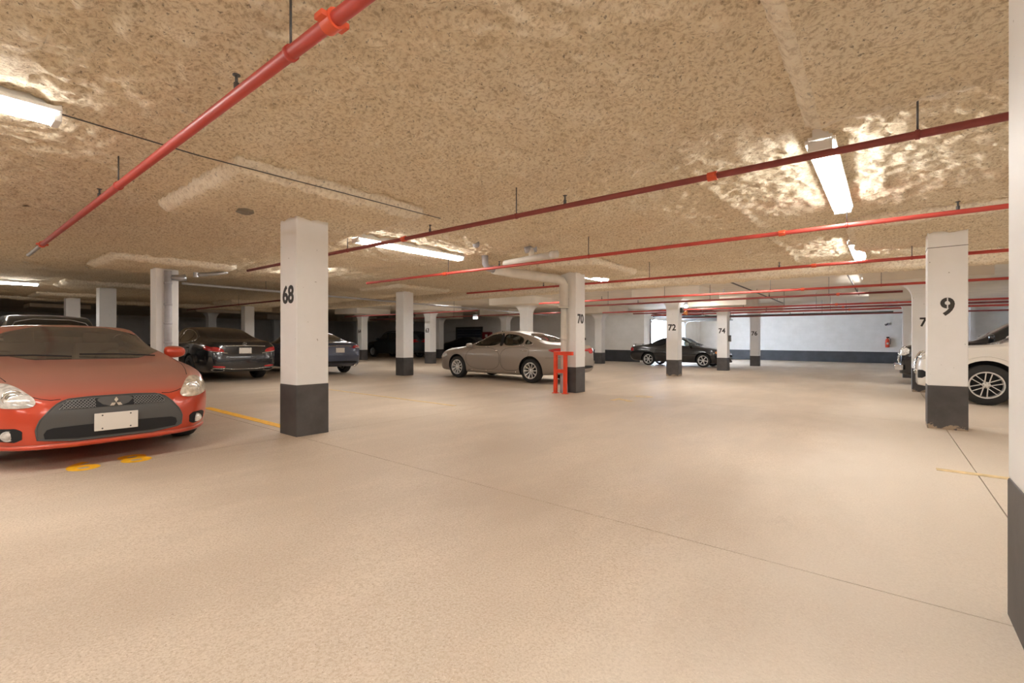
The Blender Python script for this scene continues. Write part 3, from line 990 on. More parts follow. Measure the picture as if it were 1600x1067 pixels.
# short slanting drop at the left edge
sd = empty('sprinkler_drop', -15.6, 0.6, z=2.7, tilt=False)
MB().tube([(0, 0, 0.0), (-0.55, -0.35, -0.62), (-0.8, -0.5, -0.9)], 0.025, 10).build('pipe', M['red'], sd, True)
MB().tube([(-0.32, -0.2, -0.12), (-0.34, -0.21, -0.38)], 0.022, 10).build('branch', M['orange'], sd, True)
MB().lathe([(0.0, 0.03), (0.06, 0.03), (0.06, -0.03), (0.0, -0.03)], 'z', 12).build('flange', M['darksteel'], sd)
tag(sd, 'short red pipe slanting down below the left edge ceiling light', 'pipe', kind='thing')


def pipe_y(x, y0, y1, z, r, mat, label, name='conduit'):
    root = empty(name, x, y0, z=fz(x, y0) + z, tilt=False)
    n = 8
    pts = []
    for k in range(n + 1):
        yy = y0 + (y1 - y0) * k / n
        pts.append((0, yy - y0, fz(x, yy) - fz(x, y0)))
    MB().tube(pts, r, 10).build('tube', mat, root, True)
    for k in (1, 4, 7):
        yy = pts[k][1]
        MB().tube([(0, yy, pts[k][2]), (0, yy, cz(x, y0 + yy) - fz(x, y0) - z + 0.02)], 0.006, 6).build('hanger_rod', M['darksteel'], root)
    tag(root, label, 'conduit', kind='thing')


pipe_y(-13.6, 4.0, 20.0, 2.5, 0.03, M['greypipe'], 'thin pale conduit crossing behind pillar 68 and the middle pillar')
pipe_y(-3.35, 12.3, 22.0, 2.80, 0.02, M['darksteel'], 'thin dark conduit along the smooth ceiling right of pillar 72')
pipe_y(-0.75, 12.3, 20.0, 2.82, 0.018, M['darksteel'], 'thin dark conduit beside the far aisle lights')
# wire stretched along the foam
wr = empty('wire', -4.36, 0.4, z=cz(-4.36, 0.4) - 0.05, tilt=False)
MB().tube([(0, 0, 0), (0.0, 1.0, -0.035), (0.03, 2.2, -0.03), (0.04, 3.6, -0.02)], 0.005, 6).build('strand', M['darksteel'], wr)
tag(wr, 'thin dark wire along the foam ceiling edge above pillar 68', 'wire', kind='thing')

# drain pipes beside pillar 70
dr = empty('drain_pipe', -5.64, 8.92, z=fz(-5.64, 8.92), tilt=False)
MB().tube([(0, 0, 1.88), (0, 0, 2.42), (-0.02, -0.06, 2.49), (-0.06, -0.16, 2.52), (-0.30, -1.5, 2.53), (-0.34, -2.0, 2.54)], [0.10] * 3 + [0.10, 0.095, 0.09], 16).build('insulated_run', M['pvc'], dr, True)
MB().tube([(0, 0, 0.30), (0, 0, 1.9)], 0.065, 14).build('downpipe', M['pvc'], dr, True)
MB().tube([(0.02, -0.02, -0.01), (0.02, -0.02, 0.12), (0.0, 0.0, 0.30), (0, 0, 0.55)], [0.085, 0.085, 0.08, 0.07], 14).build('dirty_foot', M['greypipe'], dr, True)
MB().tube([(-0.34, -1.98, 2.54), (-0.36, -2.14, 2.55), (-0.37, -2.2, 2.62), (-0.37, -2.22, 2.78)], 0.062, 14).build('elbow', M['greypipe'], dr, True)
for z in (1.9, 1.2):
    MB().tube([(0, 0, z - 0.02), (0, 0, z + 0.02)], 0.112 if z > 1.5 else 0.075, 14).build('collar', M['pvc'], dr, True)
tag(dr, 'white insulated drain pipe running along the ceiling and down pillar 70', 'drain pipe', kind='thing')
cr = empty('branch_pipe', -5.45, 6.62, z=fz(-5.45, 6.6) + 2.55, tilt=False)
MB().tube([(0, 0, 0), (0.55, -0.02, 0.02), (1.15, -0.05, 0.03)], 0.055, 14).build('tube', M['pvc'], cr, True)
MB().tube([(0.62, -0.02, 0.02), (0.62, -0.02, 0.2)], 0.05, 12).build('tee', M['pvc'], cr, True)
MB().tube([(0.55, -0.1, 0.16), (0.6, -0.02, 0.19), (0.68, 0.05, 0.19)], 0.055, 12).build('elbow', M['greypipe'], cr, True)
MB().tube([(1.05, -0.05, 0.03), (1.17, -0.05, 0.03)], 0.064, 12).build('end_cap', M['pvc'], cr, True)
tag(cr, 'short white branch pipe with a tee under the ceiling left of pillar 70', 'pipe', kind='thing')
st = empty('ceiling_outlet', -5.35, 5.75, z=cz(-5.35, 5.75) - 0.03, tilt=False)
MB().lathe([(0, 0.04), (0.06, 0.04), (0.055, -0.03), (0.03, -0.05), (0, -0.05)], 'z', 14).build('cap', M['greypipe'], st, True)
tag(st, 'small round grey outlet on the ceiling left of the branch pipe', 'outlet', kind='thing')

# grey pipe on the pillar behind the red coupe
gp = empty('riser_pipe', -11.80, 3.22, tilt=False)
MB().tube([(0, 0, 0), (0, 0, 2.56)], 0.065, 14).build('tube', M['greypipe'], gp, True)
for z in (0.5, 1.05, 1.45, 1.85, 2.3):
    MB().tube([(0, 0, z - 0.02), (0, 0, z + 0.02)], 0.075, 14).build('collar', M['greypipe'], gp, True)
MB().tube([(0.0, 0.02, 2.42), (0.05, 0.2, 2.42), (0.06, 0.3, 2.44)], [0.05, 0.07, 0.07], 12).build('cleanout', M['steel'], gp, True)
tag(gp, 'grey riser pipe with collars up the pillar behind the red coupe', 'pipe', kind='thing')
sp = empty('pipe_stub', -11.55, 3.65, z=fz(-11.55, 3.65) + 2.50, tilt=False)
MB().tube([(0, 0, 0), (0.12, 0.35, 0.05), (0.2, 0.55, 0.1)], [0.045, 0.035, 0.03], 10).build('tube', M['steel'], sp, True)
MB().lathe([(0, 0.05), (0.05, 0.05), (0.05, -0.05), (0, -0.05)], 'z', 10).build('end_fitting', M['steel'], sp)
tag(sp, 'short steel pipe stub beside the top of the pillar with the grey riser', 'pipe', kind='thing')

# red steel guard
gu = empty('pipe_guard', -5.60, 8.72)
MB().box(-0.16, -0.09, -0.035, 0.035, 0, 0.90, 0.006).build('post', M['guard'], gu)
MB().box(0.09, 0.16, -0.035, 0.035, 0, 0.90, 0.006).build('post', M['guard'], gu)
MB().box(-0.16, 0.31, -0.037, 0.037, 0.84, 0.92, 0.006).build('top_bar', M['guard'], gu)
MB().box(-0.10, 0.10, -0.03, 0.03, 0.45, 0.53, 0.006).build('cross_bar', M['guard'], gu)
MB().box(-0.18, -0.07, -0.06, 0.06, 0, 0.012).build('foot_plate', M['guard'], gu)
MB().box(0.07, 0.18, -0.06, 0.06, 0, 0.012).build('foot_plate', M['guard'], gu)
tag(gu, 'bright red steel pipe guard standing at the foot of pillar 70', 'pipe guard', kind='thing')

# lamp and horn on pillar 72, box on pillar 74
lm = empty('emergency_lamp', -5.47, 16.12, z=fz(-5.47, 16.1) + 2.25, tilt=False)
MB().box(-0.03, 0.05, -0.08, 0.08, -0.1, 0.08, 0.01).build('mount', M['darksteel'], lm)
MB().lathe([(0, -0.06), (0.05, -0.05), (0.075, 0.0), (0.05, 0.05), (0, 0.06)], 'z', 14, (0.13, 0.05, 0.12)).build('bulb', M['lamp_on'], lm, True)
MB().lathe([(0.02, 0), (0.05, 0.04), (0.085, 0.12), (0.08, 0.12), (0.02, 0.02)], 'x', 14, (0.05, 0.02, -0.10)).build('horn', M['lamp_amber'], lm, True)
tag(lm, 'lit white bulb over an amber horn on pillar 72', 'lamp', kind='thing')
sb = empty('call_box', -5.10, 20.78, z=fz(-5.1, 20.8) + 1.2, tilt=False)
MB().box(-0.02, 0.07, -0.07, 0.07, 0, 0.26, 0.01).build('case', M['darksteel'], sb)
MB().box(0.07, 0.08, -0.04, 0.04, 0.05, 0.2).build('face_plate', M['greypipe'], sb)
tag(sb, 'small dark call box on the right side of pillar 74', 'call box', kind='thing')

# ------------------------------------------------------------------ vehicles
def pchip(pts):
    x = np.array([p[0] for p in pts], float)
    y = np.array([p[1] for p in pts], float)
    o = np.argsort(x)
    x, y = x[o], y[o]
    h_ = np.diff(x)
    d = np.diff(y) / h_
    m = np.zeros(len(x))
    m[0], m[-1] = d[0], d[-1]
    for i in range(1, len(x) - 1):
        if d[i - 1] * d[i] > 0:
            w1, w2 = 2 * h_[i] + h_[i - 1], h_[i] + 2 * h_[i - 1]
            m[i] = (w1 + w2) / (w1 / d[i - 1] + w2 / d[i])

    def f(q):
        q = min(max(q, x[0]), x[-1])
        i = min(max(int(np.searchsorted(x, q)) - 1, 0), len(x) - 2)
        t = (q - x[i]) / h_[i]
        return ((2 * t ** 3 - 3 * t * t + 1) * y[i] + (t ** 3 - 2 * t * t + t) * h_[i] * m[i]
                + (-2 * t ** 3 + 3 * t * t) * y[i + 1] + (t ** 3 - t * t) * h_[i] * m[i + 1])
    return f


def smooth_line(ctrl, n):
    """Catmull-Rom through the control points, n samples per span"""
    c = [Vector(p) for p in ctrl]
    out = []
    for i in range(len(c) - 1):
        p0, p1, p2, p3 = c[max(i - 1, 0)], c[i], c[i + 1], c[min(i + 2, len(c) - 1)]
        for k in range(n):
            t = k / n
            out.append(0.5 * ((2 * p1) + (p2 - p0) * t + (2 * p0 - 5 * p1 + 4 * p2 - p3) * t * t + (3 * p1 - p0 - 3 * p2 + p3) * t ** 3))
    out.append(c[-1])
    return out


class Car:
    def __init__(s, spec):
        s.spec = spec
        s.zt, s.zd, s.zb = pchip(spec['zt']), pchip(spec['zd']), pchip(spec['zb'])
        s.hw = pchip(spec['hw'])
        s.roofhw = spec['roofhw']
        s.L = spec['L']

    def section(s, x, inset=0.0, floor=None):
        W = s.hw(x) - inset
        zt = s.zt(x) - inset
        zd = min(s.zd(x), zt + inset - 0.012)
        zb = s.zb(x) if floor is None else floor
        up = zt + inset - zd
        g_ = min(1, max(0, (up - 0.06) / 0.26))
        g_ = g_ * g_ * (3 - 2 * g_)
        rh = (1 - g_) * W * 0.80 + g_ * (min(s.roofhw, W * 0.9) - inset)
        hb = zd - zb
        sh = s.spec.get('shoulder', 0.955)
        inner = (1 - g_) * 0.90 + g_ * 0.925
        c = [(0, zb), (W * .70, zb), (W * .90, zb + .02), (W * .975, zb + .22 * hb), (W, zb + .55 * hb), (W * .988, zb + .80 * hb),
             (W * sh, zd - .01), (W * inner, zd + .10 * up + (0.0 if g_ > .5 else .25 * up * (1 - g_))),
             (rh + (W * inner - rh) * .42, zd + up * (.5 + .2 * (1 - g_)) - inset * g_), (rh, zt - .07 * g_ - .10 * up * (1 - g_)), (rh * .80, zt - .022 * g_ - .03 * up * (1 - g_)), (0, zt)]
        return [(p.x, p.y) for p in smooth_line([(a, b_, 0) for a, b_ in c], 4)]

    def loft(s, xs_, inset=0.0, floor=None):
        vs, fs = [], []
        rings = []
        for x in xs_:
            half = s.section(x, inset, floor)
            ring = [(x, y, z) for y, z in half] + [(x, -y, z) for y, z in half[-2:0:-1]]
            rings.append(len(vs))
            vs += ring
        n = len(ring)
        for a, b_ in zip(rings[:-1], rings[1:]):
            for j in range(n):
                j2 = (j + 1) % n
                fs.append((a + j, b_ + j, b_ + j2, a + j2))
        for r0, flip in ((rings[0], False), (rings[-1], True)):
            cy = sum(vs[r0 + j][2] for j in range(n)) / n
            ctr = len(vs)
            vs.append((vs[r0][0] + (0.015 if flip else -0.015), 0, cy))
            for j in range(n):
                j2 = (j + 1) % n
                fs.append((r0 + j, r0 + j2, ctr) if not flip else (r0 + j2, r0 + j, ctr))
        return vs, fs


def prism(outline, axis, a, b_):
    vs, n = [], len(outline)
    for d in (a, b_):
        for (u, v) in outline:
            vs.append((u, d, v) if axis == 'side' else (d, u, v))
    fs = [tuple(range(n)), tuple(reversed(range(n, 2 * n)))]
    for i in range(n):
        i2 = (i + 1) % n
        fs.append((i2, i, n + i, n + i2))
    bm = bmesh.new()
    bv = [bm.verts.new(v) for v in vs]
    for f in fs:
        bm.faces.new([bv[i] for i in f])
    bmesh.ops.recalc_face_normals(bm, faces=bm.faces)
    me = bpy.data.meshes.new('cutter')
    bm.to_mesh(me)
    bm.free()
    o = bpy.data.objects.new('cutter', me)
    col.objects.link(o)
    for mm in (M['black_trim'], M['black_trim'], M['interior']):
        me.materials.append(mm)
    for pp in me.polygons:
        pp.material_index = 2
    return o


def dense(outline, n=48, rounds=2):
    """rounded, evenly sampled closed outline"""
    p = [Vector((a, b_)) for a, b_ in outline]
    for _ in range(rounds):
        q = []
        for i in range(len(p)):
            a, b_ = p[i], p[(i + 1) % len(p)]
            cut = 0.22
            q += [a.lerp(b_, cut), a.lerp(b_, 1 - cut)]
        p = q
    L = [0]
    for i in range(len(p)):
        L.append(L[-1] + (p[(i + 1) % len(p)] - p[i]).length)
    out = []
    for k in range(n):
        d = L[-1] * k / n
        i = max(j for j in range(len(p)) if L[j] <= d + 1e-9)
        seg = L[i + 1] - L[i]
        t = (d - L[i]) / seg if seg else 0
        out.append(tuple(p[i].lerp(p[(i + 1) % len(p)], t)))
    return out


def cast(bvh, axis, u, v, sgn=1):
    if axis == 'side':
        o, d = Vector((u, 4 * sgn, v)), Vector((0, -sgn, 0))
    elif axis == 'front':
        o, d = Vector((6, u, v)), Vector((-1, 0, 0))
    elif axis == 'rear':
        o, d = Vector((-6, u, v)), Vector((1, 0, 0))
    else:
        o, d = Vector((u, v, 4)), Vector((0, 0, -1))
    h_ = bvh.ray_cast(o, d)
    if h_[0] is None:
        return None, None
    return h_[0], (-h_[1] if h_[1].dot(d) > 0 else h_[1])


def patch(name, bvh, outline, axis, mat, parent, off=0.004, sgn=1, n=48, rounds=2, bulge=0.0, rings=6):
    ol = dense(outline, n, rounds)
    cx = sum(p[0] for p in ol) / n
    cy = sum(p[1] for p in ol) / n
    c0, cn = cast(bvh, axis, cx, cy, sgn)
    if c0 is None:
        return None
    vs, fs = [], []
    for lvl in range(-1, rings):
        t = 1 - max(lvl, 0) / rings
        for (u, v) in ol:
            q, nn, tt = None, None, t
            while q is None and tt > 0:
                q, nn = cast(bvh, axis, cx + (u - cx) * tt, cy + (v - cy) * tt, sgn)
                tt -= 0.04
            if q is None:
                q, nn = c0, cn
            o_ = -0.006 if lvl < 0 else off + bulge * (1 - t * t)
            vs.append(q + nn * o_)
    vs.append(c0 + cn * (off + bulge))
    for r_ in range(rings):
        for j in range(n):
            j2 = (j + 1) % n
            fs.append((r_ * n + j, r_ * n + j2, (r_ + 1) * n + j2, (r_ + 1) * n + j))
    for j in range(n):
        fs.append((rings * n + j, rings * n + (j + 1) % n, len(vs) - 1))
    # face outwards
    a = Vector(vs[fs[-1][0]]) - Vector(vs[-1])
    b_ = Vector(vs[fs[-1][1]]) - Vector(vs[-1])
    if a.cross(b_).dot(cn) < 0:
        fs = [tuple(reversed(f)) for f in fs]
    return mesh_obj(name, vs, fs, mat, parent, True, 50)


def line_on(name, bvh, pts, axis, r, mat, parent, sgn=1, closed=False, sub=5, off=0.0):
    out = []
    k = len(pts)
    for i in range(k if closed else k - 1):
        a, b_ = pts[i], pts[(i + 1) % k]
        for j in range(sub):
            t = j / sub
            q, nn = cast(bvh, axis, a[0] + (b_[0] - a[0]) * t, a[1] + (b_[1] - a[1]) * t, sgn)
            if q is not None:
                out.append(q + nn * off)
    if not closed:
        q, nn = cast(bvh, axis, pts[-1][0], pts[-1][1], sgn)
        if q is not None:
            out.append(q + nn * off)
    if len(out) < 3:
        return None
    return MB().tube(out, r, 6, closed).build(name, mat, parent, True)


wheel_cache = {}


def wheel(parent, x, y, R, style, side, wd=0.21, rimr=0.225):
    key = (R, style, rimr)
    if key not in wheel_cache:
        w2 = wd / 2
        t = MB().lathe([(rimr, -w2), (R - .03, -w2), (R - .008, -w2 + .02), (R, -w2 + .05), (R, w2 - .05), (R - .008, w2 - .02), (R - .03, w2), (rimr + .012, w2 + .002), (rimr, w2 - .01), (rimr, -w2)], 'y', 40)
        ob = t.build('wheel', M['tyre'], None, True, 45)
        spk, twin, mat = style
        m = MB()
        m.lathe([(rimr + .004, w2 - .012), (rimr + .002, w2 + .004), (rimr - .018, w2 + .004), (rimr - .024, w2 - .02), (rimr - .024, -w2)], 'y', 40)
        for k in range(spk):
            a = 2 * PI * k / spk
            for dd in ((-1, 1) if twin else (0,)):
                wsp = (0.014 if twin else 0.026 if spk > 8 else 0.036)
                o_ = dd * (0.030 if spk < 8 else 0.019)
                r0, r1 = 0.045, rimr - .015
                vs = []
                for rr, zz, ww in ((r0, w2 - .03, wsp * 1.0), (r1, w2 - .002, wsp * 1.15)):
                    for sx_, dz in ((-1, 0), (1, 0), (1, -.03), (-1, -.03)):
                        lx, lz = rr, o_ * (1 if rr < .1 else 1.5 if spk < 8 else 1.25) + sx_ * ww / 2
                        vs.append((lx * math.cos(a) - lz * math.sin(a), zz + dz, lx * math.sin(a) + lz * math.cos(a)))
                m.add(vs, [(0, 1, 5, 4), (1, 2, 6, 5), (2, 3, 7, 6), (3, 0, 4, 7), (0, 3, 2, 1), (4, 5, 6, 7)])
        m.lathe([(0.0, w2 - .012), (.03, w2 - .012), (.055, w2 - .025), (.062, w2 - .05)], 'y', 20)
        rim = m.build('rim', mat, ob, True, 35)
        d = MB().lathe([(0, w2 - .10), (rimr - .03, w2 - .10), (rimr - .03, w2 - .115), (0, w2 - .115)], 'y', 28).build('brake_disc', M['black_trim'], ob)
        hubm = MB()
        for k in range(5):
            a = 2 * PI * k / 5 + .3
            hubm.lathe([(0, .004), (.008, .003), (.009, -.01)], 'y', 8, (.042 * math.cos(a), w2 - .016, .042 * math.sin(a)))
        hubm.build('wheel_nuts', M['darkalloy'], ob)
        wheel_cache[key] = ob
        o = ob
    else:
        src = wheel_cache[key]
        o = src.copy()
        col.objects.link(o)
        for ch in src.children:
            c = ch.copy()
            col.objects.link(c)
            c.parent = o
    o.parent = parent
    o.location = (x, y, R)
    o.rotation_euler = (0, rng.uniform(-.5, .5), 0 if side > 0 else PI)
    return o


def mirror_outline(o):
    return [(-a, b_) for a, b_ in reversed(o)]


def car(name, spec, x, y, rz, paint, label, cat='car', cabin=False):
    """x,y = centre of the vehicle on the floor, rz = heading"""
    root = empty(name, x, y, rz)
    c = Car(spec)
    L = spec['L']
    e = L / 2
    xs_ = sorted(set([round(v, 4) for v in np.concatenate([np.linspace(-e, -e + .3, 9), np.linspace(-e + .3, e - .35, 44), np.linspace(e - .35, e, 11)])]))
    vs, fs = c.loft(xs_)
    fs = [tuple(reversed(f)) for f in fs]
    body = mesh_obj('body', vs, fs, paint, None, True)
    bm = bmesh.new()
    bm.from_mesh(body.data)
    bmesh.ops.remove_doubles(bm, verts=bm.verts, dist=1e-5)
    bmesh.ops.recalc_face_normals(bm, faces=bm.faces)
    bm.to_mesh(body.data)
    bm.free()
    bvh = BVHTree.FromPolygons([Vector(v) for v in vs], [tuple(f) for f in fs])
    cutters = []
    R = spec['R']
    Wm = spec['W'] / 2
    for xa in spec['axles']:
        for s_ in (-1, 1):
            cy = MB().lathe([(0, -.16), (R + spec.get('arch', .055), -.16), (R + spec.get('arch', .055), .3), (0, .3)], 'y', 36, (xa, s_ * (Wm - .10), R + .01))
            bm = bmesh.new()
            bv = [bm.verts.new(v) for v in cy.v]
            for f in cy.f:
                bm.faces.new([bv[i] for i in f])
            bmesh.ops.remove_doubles(bm, verts=bm.verts, dist=1e-5)
            bmesh.ops.dissolve_degenerate(bm, edges=bm.edges, dist=1e-6)
            bmesh.ops.recalc_face_normals(bm, faces=bm.faces)
            me = bpy.data.meshes.new('cutter')
            bm.to_mesh(me)
            bm.free()
            o = bpy.data.objects.new('cutter', me)
            col.objects.link(o)
            for mm in (paint, M['black_trim'], M['interior']):
                me.materials.append(mm)
            for pp in me.polygons:
                pp.material_index = 1
            cutters.append(o)
    body.data.materials.append(M['black_trim'])
    body.data.materials.append(M['interior'])
    wins = spec.get('side_windows', [])
    if cabin:
        xa, xb = spec['cabin']
        cv, cf = c.loft(list(np.linspace(xa, xb, 24)), 0.05, spec.get('cabin_floor', .42))
        o = mesh_obj('cutter', cv, cf, [paint, M['black_trim'], M['interior']])
        bm = bmesh.new()
        bm.from_mesh(o.data)
        bmesh.ops.recalc_face_normals(bm, faces=bm.faces)
        bm.to_mesh(o.data)
        bm.free()
        for pp in o.data.polygons:
            pp.material_index = 2
        cutters.append(o)
        for ol in wins:
            cutters.append(prism(dense(ol, 28), 'side', -1.3, 1.3))
        if 'windshield' in spec:
            cutters.append(prism(dense(spec['windshield'], 28, 1), 'front', spec['cut_front'], 4))
        if 'rear_glass' in spec:
            cutters.append(prism(dense(spec['rear_glass'], 28, 1), 'front', -4, spec['cut_rear']))
    full = np.array([v.co[:] for v in body.data.vertices])
    a_full = sum(p.area for p in body.data.polygons)
    old = body.data
    me = None
    for attempt in range(6):
        body.modifiers.clear()
        for k in cutters:
            if attempt:
                k.location = rng.uniform(-.004, .004, 3)
            md = body.modifiers.new('cut', 'BOOLEAN')
            md.operation = 'DIFFERENCE'
            md.solver = 'EXACT'
            md.use_hole_tolerant = attempt > 2
            md.use_self = attempt > 4
            md.object = k
            md.material_mode = 'INDEX'
        dgr = bpy.context.evaluated_depsgraph_get()
        me = bpy.data.meshes.new_from_object(body.evaluated_get(dgr))
        got = np.array([v.co[:] for v in me.vertices])
        if len(got) and np.abs(got.min(0) - full.min(0)).max() < .03 and np.abs(got.max(0) - full.max(0)).max() < .03:
            a_paint = sum(p.area for p in me.polygons if p.material_index == 0)
            if .55 * a_full < a_paint < 1.02 * a_full:
                break
        print('boolean retry', name, attempt)
    me.name = 'body'
    body.modifiers.clear()
    body.data = me
    bpy.data.meshes.remove(old)
    for k in cutters:
        d = k.data
        bpy.data.objects.remove(k)
        bpy.data.meshes.remove(d)
    me.shade_smooth()
    me.set_sharp_from_angle(angle=math.radians(38))
    body.parent = root
    # glass
    gm = M['clear_glass'] if cabin else M['dark_glass']
    for ol in wins:
        for s_ in (1, -1):
            patch('side_window', bvh, ol, 'side', gm, root, .004, s_, 36, 2, 0, 4)
    if 'windshield' in spec:
        patch('windshield', bvh, spec['windshield'], 'front', spec.get('shield_mat', gm), root, .004, 1, 48, 1, 0, 6)
    if 'rear_glass' in spec:
        patch('rear_window', bvh, spec['rear_glass'], 'rear', spec.get('rear_mat', gm), root, .004, 1, 48, 1, 0, 6)
    # doors and their gaps
    for ol in spec.get('doors', []):
        for s_ in (1, -1):
            line_on('door_gap', bvh, dense(ol, 40, 2), 'side', .004, M['black_trim'], root, s_, True, 1)
    for (hx, hz) in spec.get('handles', []):
        for s_ in (1, -1):
            q, nn = cast(bvh, 'side', hx, hz, s_)
            if q is not None:
                MB().tube([q + Vector((-.11, s_ * .0, 0)), q + Vector((-.08, s_ * .03, 0)), q + Vector((.08, s_ * .03, 0)), q + Vector((.11, 0, 0))], .013, 8).build('door_handle', spec.get('handle_mat', paint), root, True)
    # mirrors
    if 'mirror' in spec:
        mx, mz = spec['mirror']
        for s_ in (1, -1):
            q, nn = cast(bvh, 'side', mx, mz - .06, s_)
            if q is None:
                continue
            mo = MB()
            bm = bmesh.new()
            bmesh.ops.create_uvsphere(bm, u_segments=16, v_segments=10, radius=1)
            for v in bm.verts:
                v.co = Vector((v.co.x * .08 * (1 if v.co.x > 0 else .5), math.copysign(abs(v.co.y) ** .7, v.co.y) * .115, math.copysign(abs(v.co.z) ** .7, v.co.z) * .075 * (1 - .15 * v.co.y * s_)))
            bm.verts.index_update()
            mo.add([v.co + Vector((mx, q.y + s_ * .10, mz)) for v in bm.verts], [[v.index for v in f.verts] for f in bm.faces])
            bm.free()
            mo.tube([(mx, q.y - s_ * .02, mz - .055), (mx, q.y + s_ * .06, mz - .03)], .022, 8)
            mo.build('mirror', paint, root, True)
    # wheels
    for xa in spec['axles']:
        for s_ in (1, -1):
            wheel(root, xa, s_ * (Wm - .125), R, spec['wheel'], s_, spec.get('tyre_w', .21), spec.get('rim', .225))
    if cabin:
        ix = spec['seats']
        for xx in ix:
            for s_ in (-.36, .36):
                sb_ = MB().box(xx - .05, xx + .45, s_ - .24, s_ + .24, .44, .58, .05)
                vs2 = MB().box(-.07, .07, -.23, .23, 0, .52, .05).xf(Matrix.Translation((xx - .08, s_, .56)) @ Matrix.Rotation(-.25, 4, 'Y'))
                hd = MB().box(-.045, .045, -.13, .13, 0, .17, .035).xf(Matrix.Translation((xx - .23, s_, 1.06)) @ Matrix.Rotation(-.2, 4, 'Y'))
                sb_.add(vs2.v, vs2.f)
                sb_.add(hd.v, hd.f)
                sb_.build('seat', M['interior_light'], root, True, 40)
        dx, dz = spec['dash']
        MB().box(dx - .32, dx + .12, -.66, .66, dz - .36, dz, .05).build('dashboard', M['interior'], root, True, 40)
        pts = [Vector((0, .185 * math.cos(a), .185 * math.sin(a))) for a in np.linspace(0, 2 * PI, 24, endpoint=False)]
        rm = Matrix.Translation((dx - .42, .36, dz - .03)) @ Matrix.Rotation(-.45, 4, 'Y')
        sw = MB().tube([rm @ p for p in pts], .016, 8, True)
        sw.tube([rm @ Vector((0, -.17, 0)), rm @ Vector((.02, 0, 0)), rm @ Vector((0, .17, 0))], .02, 6)
        sw.build('steering_wheel', M['interior'], root, True)
    tag(root, label, cat, kind='thing')
    return root, bvh


def plate_at(bvh, axis, u, v, parent, w=.31, h_=.155):
    q, nn = cast(bvh, axis, u, v)
    s_ = 1 if axis == 'front' else -1
    xx = q.x + s_ * .012
    ob = MB().box(min(xx, xx + s_ * .012), max(xx, xx + s_ * .012), u - w / 2, u + w / 2, v - h_ / 2, v + h_ / 2, .004).build('license_plate', M['plate'], parent)
    b_ = MB()
    for du in (-.1, .1):
        for dv in (-.058, .058):
            b_.lathe([(0, s_ * .003), (.006, s_ * .002), (.007, 0)], 'x', 8, (xx + (s_ * .012), u + du, v + dv))
    b_.build('plate_screws', M['darksteel'], ob)
    return ob


def both(fn, outline, *a, **k):
    fn(outline)
    fn(mirror_outline(outline))


# ---- orange red coupe
COUPE = dict(L=4.58, W=1.84, R=.325, axles=(1.32, -1.25), roofhw=.60, wheel=(5, False, M['alloy']),
             zt=[(-2.29, .66), (-2.22, .93), (-2.0, 1.0), (-1.6, 1.03), (-1.0, 1.18), (-.45, 1.275), (-.1, 1.29), (.15, 1.275), (.55, 1.135), (1.0, .935), (1.2, .885), (1.6, .83), (1.95, .75), (2.15, .665), (2.24, .60), (2.29, .50)],
             zd=[(-2.29, .6), (-2.1, .88), (-1.5, .93), (-.5, .89), (.5, .86), (1.1, .835), (1.6, .775), (1.95, .69), (2.15, .61), (2.24, .54), (2.29, .45)],
             zb=[(-2.29, .3), (-2.1, .22), (0, .17), (1.8, .17), (2.29, .19)],
             hw=[(-2.29, .62), (-2.15, .80), (-1.9, .88), (-1.3, .92), (0, .905), (1.3, .92), (1.65, .905), (1.95, .84), (2.12, .745), (2.22, .65), (2.29, .50)],
             side_windows=[[(.66, .92), (.12, 1.15), (-.25, 1.21), (-.8, 1.165), (-1.05, 1.06), (-1.0, .97), (-.5, .93)]],
             windshield=[(-.76, .905), (-.53, 1.255), (.53, 1.255), (.76, .905)],
             rear_glass=[(-.62, 1.07), (-.48, 1.22), (.48, 1.22), (.62, 1.07)],
             shield_mat=M['shield_glass'], cut_front=.2, cut_rear=-.9, cabin=(-1.15, .88), cabin_floor=.40, seats=(-.35,), dash=(.86, .87),
             doors=[[(.80, .30), (.82, .82), (-.55, .88), (-.62, .35)]], handles=[(-.38, .78)], mirror=(.66, .965))
r, bv = car('red_coupe', COUPE, -5.50 - 2.29, 1.10, 0.0, M['paint_red'], 'orange red two-door coupe parked nose out beside pillar 68', cabin=True)
# grille surround, upper mesh, bumper bar, lower mesh
patch('grille', bv, [(-.50, .25), (-.515, .40), (-.40, .555), (-.30, .60), (.30, .60), (.40, .555), (.515, .40), (.50, .25)], 'front', M['grey_trim'], r, .006, 1, 64, 1, .0, 5)
patch('lower_mesh', bv, [(-.46, .265), (-.475, .345), (-.42, .375), (.42, .375), (.475, .345), (.46, .265)], 'front', M['black_trim'], r, .010, 1, 48, 1)
line_on('grille_rim', bv, dense([(-.50, .245), (-.52, .40), (-.40, .562), (-.30, .607), (.30, .607), (.40, .562), (.52, .40), (.50, .245)], 60, 1), 'front', .007, M['grey_trim'], r, 1, True, 1, .004)
patch('upper_mesh', bv, [(-.39, .515), (-.32, .588), (.32, .588), (.39, .515)], 'front', M['black_trim'], r, .010, 1, 48, 1)
ms = MB()


def mesh_lines(u0, u1, v0, v1, step, skip=None):
    k = u0 - (v1 - v0)
    while k < u1:
        for dr in (1, -1):
            pts = []
            for t in np.linspace(0, 1, 4):
                u = k + (v1 - v0) * (t if dr > 0 else 1 - t)
                v = v0 + (v1 - v0) * t
                if u0 <= u <= u1 and abs(u) < .40 - .07 * (v - .51) / .08:
                    q, nn = cast(bv, 'front', u, v)
                    pts.append(q + nn * .013)
            if len(pts) > 1:
                ms.tube(pts, .0034, 4)
        k += step


